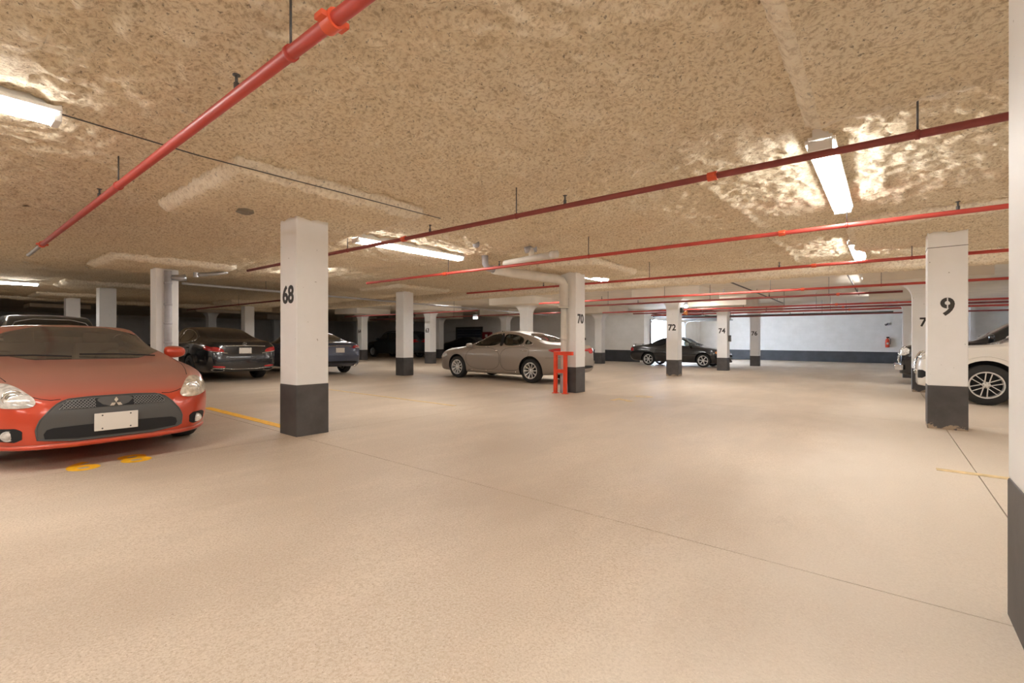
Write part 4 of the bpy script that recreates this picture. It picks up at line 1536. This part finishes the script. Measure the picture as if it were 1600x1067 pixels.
um = [c for c in r.children if c.name.startswith('upper_mesh')][0]
for a, b_ in ((-.38, -.13), (.13, .38)):
    ms = MB()
    mesh_lines(a, b_, .515, .585, .024)
    ms.build('mesh_wires', M['grey_wire'], um)['kind'] = 'stuff'
patch('emblem_field', bv, [(-.075, .515), (-.15, .592), (.15, .592), (.075, .515)], 'front', M['grey_trim'], r, .014, 1, 24, 1)
em = MB()
q, nn = cast(bv, 'front', 0, .545)
for k in range(3):
    a = PI / 2 + k * 2 * PI / 3
    d = Vector((0, math.cos(a), math.sin(a)))
    s_ = Vector((0, -math.sin(a), math.cos(a)))
    l_ = .052
    pts = [d * 0.002, d * l_ / 2 + s_ * l_ * .29, d * l_, d * l_ / 2 - s_ * l_ * .29]
    base = Vector((q.x + .022, 0, .548))
    n0 = [base + p for p in pts]
    em.add([p + Vector((.010, 0, 0)) for p in n0] + n0, [(0, 1, 2, 3), (7, 6, 5, 4), (0, 4, 5, 1), (1, 5, 6, 2), (2, 6, 7, 3), (3, 7, 4, 0)])
em.build('emblem', M['chrome'], r)
plate_at(bv, 'front', .0, .385, r)
for s_ in (1, -1):
    ol = [(.50, .60), (.53, .545), (.68, .545), (.80, .575), (.82, .66), (.76, .735), (.64, .735)]
    ol = ol if s_ > 0 else mirror_outline(ol)
    hl = patch('headlight', bv, ol, 'front', M['lamp_haze'] if s_ > 0 else M['lamp_clear'], r, .010, 1, 48, 2, .02)
    q, nn = cast(bv, 'front', s_ * .64, .63)
    MB().lathe([(0, .012), (.035, .03), (.05, .012), (.062, .03), (.066, 0.0)], 'x', 20, (q.x + .004, q.y, q.z)).build('reflector', M['chrome'], hl, True)
    ol = [(.59, .265), (.59, .385), (.77, .385), (.76, .29)]
    ol = ol if s_ > 0 else mirror_outline(ol)
    fg = patch('fog_lamp_recess', bv, ol, 'front', M['black_trim'], r, .006, 1, 32, 1)
    q, nn = cast(bv, 'front', s_ * .665, .325)
    MB().lathe([(0, .018), (.026, .016), (.036, .010), (.041, .018), (.043, -.02)], 'x', 20, q + nn * .004).build('fog_lamp', M['lamp_clear'], fg, True)
for s_ in (1, -1):
    line_on('hood_gap', bv, [(s_ * .36, .602), (s_ * .42, .598), (s_ * .48, .612), (s_ * .53, .63)], 'front', .0035, M['black_trim'], r, 1, False, 5)
    line_on('hood_gap', bv, [(.95, s_ * .80), (1.4, s_ * .76), (1.75, s_ * .70), (1.93, s_ * .66)], 'top', .003, M['black_trim'], r)
line_on('front_lip', bv, [(-.80, .225), (-.6, .222), (-.3, .215), (0, .213), (.3, .215), (.6, .222), (.80, .225)], 'front', .022, M['paint_red'], r, 1, False, 6, .004)
for (a, b_) in (((1.08, .60), (1.07, -.05)), ((1.08, -.12), (1.07, -.68))):
    q0, n0 = cast(bv, 'top', a[0] - .02, a[1])
    q1, n1 = cast(bv, 'top', b_[0] - .08, b_[1])
    MB().tube([q0 + n0 * .02, (q0 + q1) / 2 + n0 * .03, q1 + n1 * .02], .008, 6).build('wiper', M['black_trim'], r)

# ---- sedans
def sedan(L, W, H, wb, front_oh, **kw):
    e = L / 2
    fx = e - front_oh
    k = H / 1.45
    s_ = L / 4.9
    sp = dict(L=L, W=W, R=.335, axles=(fx, fx - wb), roofhw=.60 * W / 1.82, wheel=(10, False, M['alloy']),
              zt=[(-2.45 * s_, .70), (-2.40 * s_, .98 * k), (-2.25 * s_, 1.055 * k), (-1.85 * s_, 1.085 * k), (-1.25 * s_, 1.30 * k), (-.65 * s_, 1.425 * k), (-.2 * s_, 1.45 * k), (.15 * s_, 1.43 * k), (.6 * s_, 1.26 * k), (1.1 * s_, 1.03 * k), (1.3 * s_, .98 * k), (1.9 * s_, .905 * k), (2.25 * s_, .81 * k), (2.4 * s_, .72), (2.45 * s_, .60)],
              zd=[(-2.45 * s_, .64), (-2.36 * s_, .92 * k), (-1.6 * s_, .98 * k), (0, .94 * k), (1.1 * s_, .91 * k), (1.9 * s_, .84 * k), (2.25 * s_, .74 * k), (2.4 * s_, .65), (2.45 * s_, .54)],
              zb=[(-e, .36), (-e + .25, .26), (-.5, .19), (1.5, .19), (e, .23)],
              hw=[(-2.45 * s_, .66), (-2.36 * s_, W * .43), (-2.1 * s_, W * .475), (-1.4 * s_, W * .5), (0, W * .495), (1.4 * s_, W * .5), (1.8 * s_, W * .48), (2.15 * s_, W * .445), (2.35 * s_, W * .39), (2.45 * s_, W * .32)],
              side_windows=[[(1.02 * s_, .985 * k), (.35 * s_, 1.285 * k), (-.08 * s_, 1.365 * k), (-.16 * s_, 1.34 * k), (-.22 * s_, 1.0 * k)],
                            [(-.32 * s_, 1.0 * k), (-.24 * s_, 1.36 * k), (-.75 * s_, 1.315 * k), (-1.0 * s_, 1.21 * k), (-1.02 * s_, 1.03 * k)],
                            [(-1.09 * s_, 1.04 * k), (-1.07 * s_, 1.20 * k), (-1.30 * s_, 1.11 * k), (-1.33 * s_, 1.06 * k)]],
              windshield=[(-.66, 1.05 * k), (-.52, 1.385 * k), (.52, 1.385 * k), (.66, 1.05 * k)],
              rear_glass=[(-.62, 1.125 * k), (-.48, 1.37 * k), (.48, 1.37 * k), (.62, 1.125 * k)],
              cut_front=.2, cut_rear=-.9, cabin=(-1.45 * s_, 1.05 * s_), cabin_floor=.42, seats=(-.95, .05), dash=(.92, .98),
              doors=[[(1.05 * s_, .32), (1.08 * s_, .92 * k), (-.24 * s_, .955 * k), (-.26 * s_, .30)], [(-.30 * s_, .30), (-.28 * s_, .955 * k), (-1.32 * s_, .97 * k), (-1.3 * s_, .75), (-1.0 * s_, .33)]],
              handles=[(-.10 * s_, .86 * k), (-1.12 * s_, .88 * k)], mirror=(.88 * s_, 1.0 * k))
    sp.update(kw)
    return sp


TAUPE = sedan(4.9, 1.82, 1.45, 2.82, .98, handle_mat=M['chrome'])
r, bv = car('taupe_sedan', TAUPE, -8.96, 11.22, PI, M['paint_taupe'], 'taupe grey four-door sedan parked behind pillar 70 and the red guard', cabin=True)
for s_ in (1, -1):
    ol = [(-1.86, .90), (-2.15, .95), (-2.45, .97), (-2.47, .84), (-2.30, .80)]
    patch('tail_light', bv, ol, 'side', M['lamp_red'], r, .010, s_, 32, 1, .012)
    ol = [(.42, .80), (.42, .93), (.80, .95), (.80, .84)]
    patch('tail_light', bv, ol if s_ > 0 else mirror_outline(ol), 'rear', M['lamp_red'], r, .010, 1, 32, 1, .01)
    ol = [(1.92, .66), (1.98, .76), (2.25, .70), (2.36, .62), (2.30, .58)]
    patch('headlight', bv, ol, 'side', M['lamp_clear'], r, .008, s_, 32, 1, .01)
    patch('window_pillar', bv, [(-.20, .995), (-.15, 1.365), (-.24, 1.365), (-.34, .995)], 'side', M['black_trim'], r, .007, s_, 24, 1)
    line_on('window_trim', bv, [(1.04, .972), (-.2, .985), (-1.1, 1.02), (-1.38, 1.055)], 'side', .007, M['chrome'], r, s_, False, 6, .004)
    line_on('window_trim', bv, [(1.04, .98), (.35, 1.30), (-.08, 1.385), (-.75, 1.335), (-1.38, 1.07)], 'side', .006, M['chrome'], r, s_, False, 6, .004)
    line_on('sill_trim', bv, [(.98, .275), (0, .27), (-.85, .28)], 'side', .009, M['chrome'], r, s_, False, 8, .004)
    line_on('bumper_gap', bv, [(-1.85, .70), (-2.1, .71), (-2.3, .73)], 'side', .003, M['black_trim'], r, s_)
plate_at(bv, 'rear', 0, .80, r)
patch('rear_bumper_trim', bv, [(-.6, .40), (-.6, .48), (.6, .48), (.6, .40)], 'rear', M['black_trim'], r, .008)
patch('grille', bv, [(-.30, .30), (-.22, .62), (.22, .62), (.30, .30)], 'front', M['black_trim'], r, .008)

BLACK = sedan(5.22, 1.90, 1.49, 3.12, .90, wheel=(5, True, M['darkalloy']), tyre_w=.25, rim=.24, R=.345)
r, bv = car('black_sedan', BLACK, -13.45 - 2.61, 5.40, PI, M['paint_black'], 'large glossy black sedan with its tail towards the aisle beside the red coupe')
for s_ in (1, -1):
    f = (lambda o: o) if s_ > 0 else mirror_outline
    patch('tail_light', bv, f([(.50, .78), (.54, .88), (.70, .93), (.83, .92), (.84, .83)]), 'rear', M['lamp_red'], r, .010, 1, 40, 1, .015)
    patch('tail_light', bv, [(-2.38, .84), (-2.20, .92), (-2.30, .96), (-2.52, .93), (-2.54, .82)], 'side', M['lamp_red'], r, .008, s_, 32, 1, .01)
    patch('reflector', bv, f([(.48, .385), (.50, .43), (.76, .44), (.74, .40)]), 'rear', M['lamp_red'], r, .010, 1, 24, 1)
    patch('exhaust_tip', bv, f([(.47, .30), (.50, .365), (.78, .37), (.76, .31)]), 'rear', M['chrome'], r, .014, 1, 32, 1, -.006)
    patch('exhaust_opening', bv, f([(.51, .315), (.53, .352), (.75, .356), (.73, .32)]), 'rear', M['black_trim'], r, .020, 1, 32, 1)
    line_on('lamp_trim', bv, [(s_ * .43, .76), (s_ * .60, .79), (s_ * .80, .815)], 'rear', .008, M['chrome'], r, 1, False, 6, .008)
    line_on('window_trim', bv, dense([(-.28, .985), (-.2, 1.425), (-.85, 1.37), (-1.4, 1.17), (-1.45, 1.06)], 40, 2), 'side', .011, M['chrome'], r, s_, True, 1, .006)
    line_on('waist_trim', bv, [(-2.0, .98), (-1.7, 1.0), (-1.5, 1.01)], 'side', .009, M['chrome'], r, s_, False, 6, .004)
line_on('trunk_trim', bv, [(-.52, .945), (-.25, .955), (0, .957), (.25, .955), (.52, .945)], 'rear', .012, M['chrome'], r, 1, False, 8, .006)
line_on('bumper_trim', bv, [(-.76, .385), (-.3, .352), (0, .35), (.3, .352), (.76, .385)], 'rear', .010, M['chrome'], r, 1, False, 8, .008)
line_on('bumper_crease', bv, [(-.74, .60), (-.3, .585), (0, .585), (.3, .585), (.74, .60)], 'rear', .008, M['paint_black'], r, 1, False, 8, .004)
plate_at(bv, 'rear', 0, .83, r)
q, nn = cast(bv, 'rear', 0, 1.005)
em = MB().tube([(q.x - .012, .042 * math.cos(a), 1.005 + .042 * math.sin(a)) for a in np.linspace(0, 2 * PI, 20, endpoint=False)], .005, 6, True)
for k in range(3):
    a = PI / 2 + k * 2 * PI / 3
    em.tube([(q.x - .012, 0, 1.005), (q.x - .012, .042 * math.cos(a), 1.005 + .042 * math.sin(a))], [.006, .002], 6)
em.build('emblem', M['chrome'], r, True)

SLATE = sedan(4.80, 1.82, 1.45, 2.85, .90, wheel=(5, True, M['alloy']))
r, bv = car('slate_sedan', SLATE, -13.95 - 2.4, 8.50, PI, M['paint_blue'], 'slate blue sedan mostly hidden behind pillar 68, tail light showing right of it')
for s_ in (1, -1):
    f = (lambda o: o) if s_ > 0 else mirror_outline
    patch('tail_light', bv, f([(.46, .86), (.50, .95), (.70, .97), (.79, .94), (.80, .86)]), 'rear', M['lamp_red'], r, .010, 1, 40, 1, .015)
    patch('reverse_lamp', bv, f([(.56, .865), (.58, .90), (.76, .905), (.77, .87)]), 'rear', M['lamp_clear'], r, .026, 1, 24, 1)
    patch('tail_light', bv, [(-2.10, .88), (-2.2, .96), (-2.38, .95), (-2.39, .85)], 'side', M['lamp_red'], r, .008, s_, 32, 1, .01)
    MB().tube([(-2.32, s_ * .55, .30), (-2.42, s_ * .55, .30)], .04, 12).build('exhaust_tip', M['chrome'], r, True)
line_on('trunk_trim', bv, [(-.42, .93), (0, .94), (.42, .93)], 'rear', .012, M['chrome'], r, 1, False, 10, .006)
plate_at(bv, 'rear', 0, .80, r)
patch('plate_recess', bv, [(-.40, .68), (-.46, .91), (.46, .91), (.40, .68)], 'rear', M['paint_blue'], r, .004, 1, 32, 1)
line_on('bumper_crease', bv, [(-.76, .62), (-.3, .61), (0, .61), (.3, .61), (.76, .62)], 'rear', .010, M['paint_blue'], r, 1, False, 8, .004)
patch('rear_diffuser', bv, [(-.66, .37), (-.66, .45), (.66, .45), (.66, .37)], 'rear', M['black_trim'], r, .008)

CONV = dict(L=4.63, W=1.76, R=.315, axles=(1.36, -1.28), roofhw=.56, wheel=(6, False, M['alloy']),
            zt=[(-2.315, .70), (-2.26, .96), (-2.1, 1.0), (-1.55, 1.03), (-1.35, 1.07), (-.8, 1.33), (-.3, 1.42), (.1, 1.42), (.3, 1.38), (.7, 1.19), (1.05, 1.0), (1.2, .96), (1.8, .87), (2.1, .77), (2.25, .68), (2.315, .58)],
            zd=[(-2.315, .65), (-2.2, .90), (-1.5, .96), (0, .92), (1.1, .90), (1.8, .81), (2.1, .70), (2.25, .61), (2.315, .52)],
            zb=[(-2.315, .36), (-2.1, .25), (0, .19), (1.8, .19), (2.315, .22)],
            hw=[(-2.315, .66), (-2.22, .78), (-1.9, .85), (-1.2, .88), (0, .87), (1.3, .88), (1.7, .85), (2.0, .77), (2.2, .68), (2.315, .52)],
            side_windows=[[(.90, .97), (.42, 1.24), (.05, 1.33), (-.35, 1.33), (-.42, .985)]],
            windshield=[(-.62, 1.02), (-.47, 1.36), (.47, 1.36), (.62, 1.02)], cut_front=.1, cabin=(-.9, .95), cabin_floor=.42, seats=(-.2,), dash=(.86, .96),
            doors=[[(.95, .30), (.98, .89), (-.5, .94), (-.52, .30)]], handles=[(-.32, .84)], mirror=(.78, 1.0))
r, bv = car('black_convertible', CONV, -8.05, 23.45, 0.0, M['paint_black'], 'black convertible with soft top raised behind pillars 72 and 74', cabin=True)
for s_ in (1, -1):
    patch('headlight', bv, [(1.86, .64), (1.90, .75), (2.08, .74), (2.24, .64), (2.20, .60)], 'side', M['lamp_amber'], r, .010, s_, 32, 1, .012)
    patch('tail_light', bv, [(-2.06, .70), (-2.08, .88), (-2.26, .88), (-2.30, .72)], 'side', M['lamp_red'], r, .008, s_, 32, 1, .01)
    line_on('side_strip', bv, [(1.0, .53), (0, .53), (-.9, .53)], 'side', .010, M['grey_trim'], r, s_, False, 10, .004)
    patch('soft_top_quarter', bv, [(-.48, 1.0), (-.45, 1.34), (-.8, 1.27), (-1.25, 1.07), (-1.3, 1.01)], 'side', M['soft_top'], r, .012, s_, 40, 1)
patch('soft_top', bv, [(.12, -.5), (-.5, -.54), (-1.25, -.6), (-1.25, .6), (-.5, .54), (.12, .5)], 'top', M['soft_top'], r, .012, 1, 48, 1)
MB().box(-2.2, -2.02, -.55, .55, 1.045, 1.065, .008).box(-2.14, -2.10, -.5, -.46, .98, 1.05).box(-2.14, -2.10, .46, .5, .98, 1.05).build('rear_spoiler', M['paint_black'], r)
patch('grille', bv, [(-.4, .48), (-.4, .58), (.4, .58), (.4, .48)], 'front', M['black_trim'], r, .008)


def suv(L, W, H, wb, foh, hood, **kw):
    e = L / 2
    fx = e - foh
    sp = dict(L=L, W=W, R=.38, axles=(fx, fx - wb), roofhw=W * .37, wheel=(6, True, M['alloy']), tyre_w=.25, rim=.25, arch=.07,
              zt=[(-e, .8), (-e + .05, 1.1), (-e + .12, 1.35), (-e + .30, H - .10), (-e + .6, H - .02), (-.6, H), (.1, H - .01), (.45, H - .08), (.8, H - .30), (1.2, hood + .09), (1.35, hood + .03), (e - .6, hood - .02), (e - .2, hood - .09), (e - .06, hood - .2), (e, hood - .35)],
              zd=[(-e, .75), (-e + .06, 1.0), (-e + .4, hood + .06), (0, hood + .03), (1.2, hood - .02), (e - .6, hood - .07), (e - .2, hood - .14), (e - .06, hood - .25), (e, hood - .42)],
              zb=[(-e, .45), (-e + .3, .33), (0, .26), (e - .4, .26), (e, .30)],
              hw=[(-e, W * .40), (-e + .12, W * .46), (-e + .5, W * .495), (0, W * .5), (e - .9, W * .5), (e - .45, W * .48), (e - .2, W * .44), (e - .06, W * .39), (e, W * .33)],
              side_windows=[[(1.0, hood + .11), (.55, H - .25), (.1, H - .14), (-.02, hood + .11)], [(-.1, hood + .11), (.0, H - .14), (-.95, H - .13), (-1.0, hood + .12)], [(-1.1, hood + .13), (-1.05, H - .14), (-e + .55, H - .18), (-e + .45, hood + .16)]],
              windshield=[(-.72, hood + .12), (-.56, H - .08), (.56, H - .08), (.72, hood + .12)],
              rear_glass=[(-.66, hood + .12), (-.55, H - .13), (.55, H - .13), (.66, hood + .12)],
              doors=[[(1.12, .38), (1.15, hood), (-.05, hood + .03), (-.05, .36)], [(-.1, .36), (-.1, hood + .03), (-1.05, hood + .05), (-1.02, .8), (-.85, .38)]],
              handles=[(.08, hood - .1), (-.9, hood - .08)], mirror=(.95, hood + .14))
    sp.update(kw)
    return sp


WHITE = suv(5.0, 1.97, 1.77, 2.9, .96, 1.13, cut_front=.3, cabin=(-2.0, 1.15), cabin_floor=.55, seats=(-.9, .1), dash=(1.0, 1.13), cut_rear=-1.9)
r, bv = car('white_crossover', WHITE, .50 + 2.5, 13.44, PI, M['paint_white'], 'white sport utility vehicle parked nose out behind pillar 9', cabin=True)
for s_ in (1, -1):
    f = (lambda o: o) if s_ > 0 else mirror_outline
    patch('headlight', bv, f([(.52, .86), (.56, 1.0), (.88, 1.0), (.90, .88), (.70, .82)]), 'front', M['lamp_clear'], r, .010, 1, 40, 1, .02)
    patch('fog_lamp_recess', bv, f([(.60, .45), (.62, .62), (.82, .62), (.80, .46)]), 'front', M['black_trim'], r, .008, 1, 32, 1)
    line_on('arch_trim', bv, [(1.54 + .50 * math.cos(a), .42 + .50 * math.sin(a)) for a in np.linspace(-.1, PI + .1, 16)], 'side', .010, M['paint_white'], r, s_, False, 2, .004)
    line_on('door_trim', bv, [(1.0, .45), (0, .43), (-.8, .45)], 'side', .016, M['black_trim'], r, s_, False, 8, .004)
gr = patch('grille', bv, [(-.42, .55), (-.50, .95), (.50, .95), (.42, .55)], 'front', M['black_trim'], r, .010, 1, 40, 1)
for v in (.60, .69, .78, .87):
    line_on('grille_bar', bv, [(-.45, v), (0, v), (.45, v)], 'front', .012, M['chrome'], gr, 1, False, 8, .016)
line_on('grille_frame', bv, [(-.52, .97), (-.40, .53), (.40, .53), (.52, .97)], 'front', .020, M['chrome'], r, 1, False, 8, .012)

TRUCK = suv(5.6, 2.0, 1.85, 3.4, .95, 1.20)
r, bv = car('dark_truck', TRUCK, .28 + 2.8, 18.25, PI, M['paint_black'], 'dark truck whose chrome barred grille pokes out past pillar 7', 'truck')
gr = patch('grille', bv, [(-.60, .62), (-.66, 1.08), (.66, 1.08), (.60, .62)], 'front', M['black_trim'], r, .010, 1, 40, 1)
for v in (.66, .76, .86, .96, 1.06):
    line_on('grille_bar', bv, [(-.62, v), (0, v), (.62, v)], 'front', .022, M['chrome'], gr, 1, False, 10, .02)
for s_ in (1, -1):
    f = (lambda o: o) if s_ > 0 else mirror_outline
    patch('headlight', bv, f([(.66, .80), (.68, 1.04), (.86, 1.04), (.88, .84)]), 'front', M['lamp_clear'], r, .012, 1, 32, 1, .02)
    line_on('grille_frame', bv, [(s_ * .64, .60), (s_ * .68, 1.08)], 'front', .02, M['chrome'], r, 1, False, 8, .014)
MB().box(2.72, 2.92, -.85, .85, .40, .56, .03).build('bumper', M['chrome'], r)

TEAL = suv(4.6, 1.80, 1.66, 2.7, .9, 1.08, roofhw=.66)
r, bv = car('teal_wagon', TEAL, -14.2 - 2.3, 1.78, PI, M['paint_teal'], 'dark teal boxy vehicle seen above the roof of the red coupe', 'car')
line_on('window_trim', bv, dense([(-.66, 1.20), (-.55, 1.53), (.55, 1.53), (.66, 1.20)], 40, 1), 'rear', .010, M['steel'], r, 1, True, 1, .006)
for s_ in (1, -1):
    f = (lambda o: o) if s_ > 0 else mirror_outline
    patch('tail_light', bv, f([(.62, .80), (.64, 1.05), (.76, 1.05), (.76, .80)]), 'rear', M['lamp_red'], r, .01, 1, 24, 1)
line_on('roof_edge', bv, [(-.60, 1.585), (-.3, 1.615), (0, 1.62), (.3, 1.615), (.60, 1.585)], 'rear', .014, M['steel'], r, 1, False, 8, .004)
plate_at(bv, 'rear', 0, .85, r)

VAN = suv(4.9, 1.85, 1.80, 2.9, .95, 1.08)
r, bv = car('dark_van', VAN, -26.4, 20.4, PI, M['paint_teal'], 'far dark van standing sideways between pillar 64 and the plain middle pillar', 'van')
for s_ in (1, -1):
    line_on('window_trim', bv, [(1.05, 1.17), (.55, 1.58), (.1, 1.68), (-1.0, 1.69)], 'side', .012, M['steel'], r, s_, False, 6, .004)
    patch('tail_light', bv, [(-2.36, .9), (-2.28, 1.2), (-2.4, 1.25), (-2.44, .95)], 'side', M['lamp_red'], r, .01, s_, 24, 1)
FAR = sedan(4.6, 1.78, 1.44, 2.7, .9)
r, bv = car('far_sedan', FAR, -22.6, 24.0, 0.0, M['paint_black'], 'far black car with two headlights between the middle pillar and pillar 63')
for s_ in (1, -1):
    f = (lambda o: o) if s_ > 0 else mirror_outline
    patch('headlight', bv, f([(.42, .60), (.44, .70), (.72, .72), (.74, .62)]), 'front', M['lamp_clear'], r, .010, 1, 24, 1, .02)
line_on('grille_bar', bv, [(-.35, .52), (0, .52), (.35, .52)], 'front', .015, M['chrome'], r, 1, False, 6, .01)
DIM = sedan(4.7, 1.80, 1.45, 2.75, .9)
r, bv = car('dim_sedan', DIM, -26.6, 9.0, PI, M['paint_black'], 'dim dark car standing behind the black and slate blue sedans')
for s_ in (1, -1):
    f = (lambda o: o) if s_ > 0 else mirror_outline
    patch('tail_light', bv, f([(.50, .80), (.54, .90), (.78, .92), (.80, .82)]), 'rear', M['lamp_red'], r, .010, 1, 24, 1, .01)
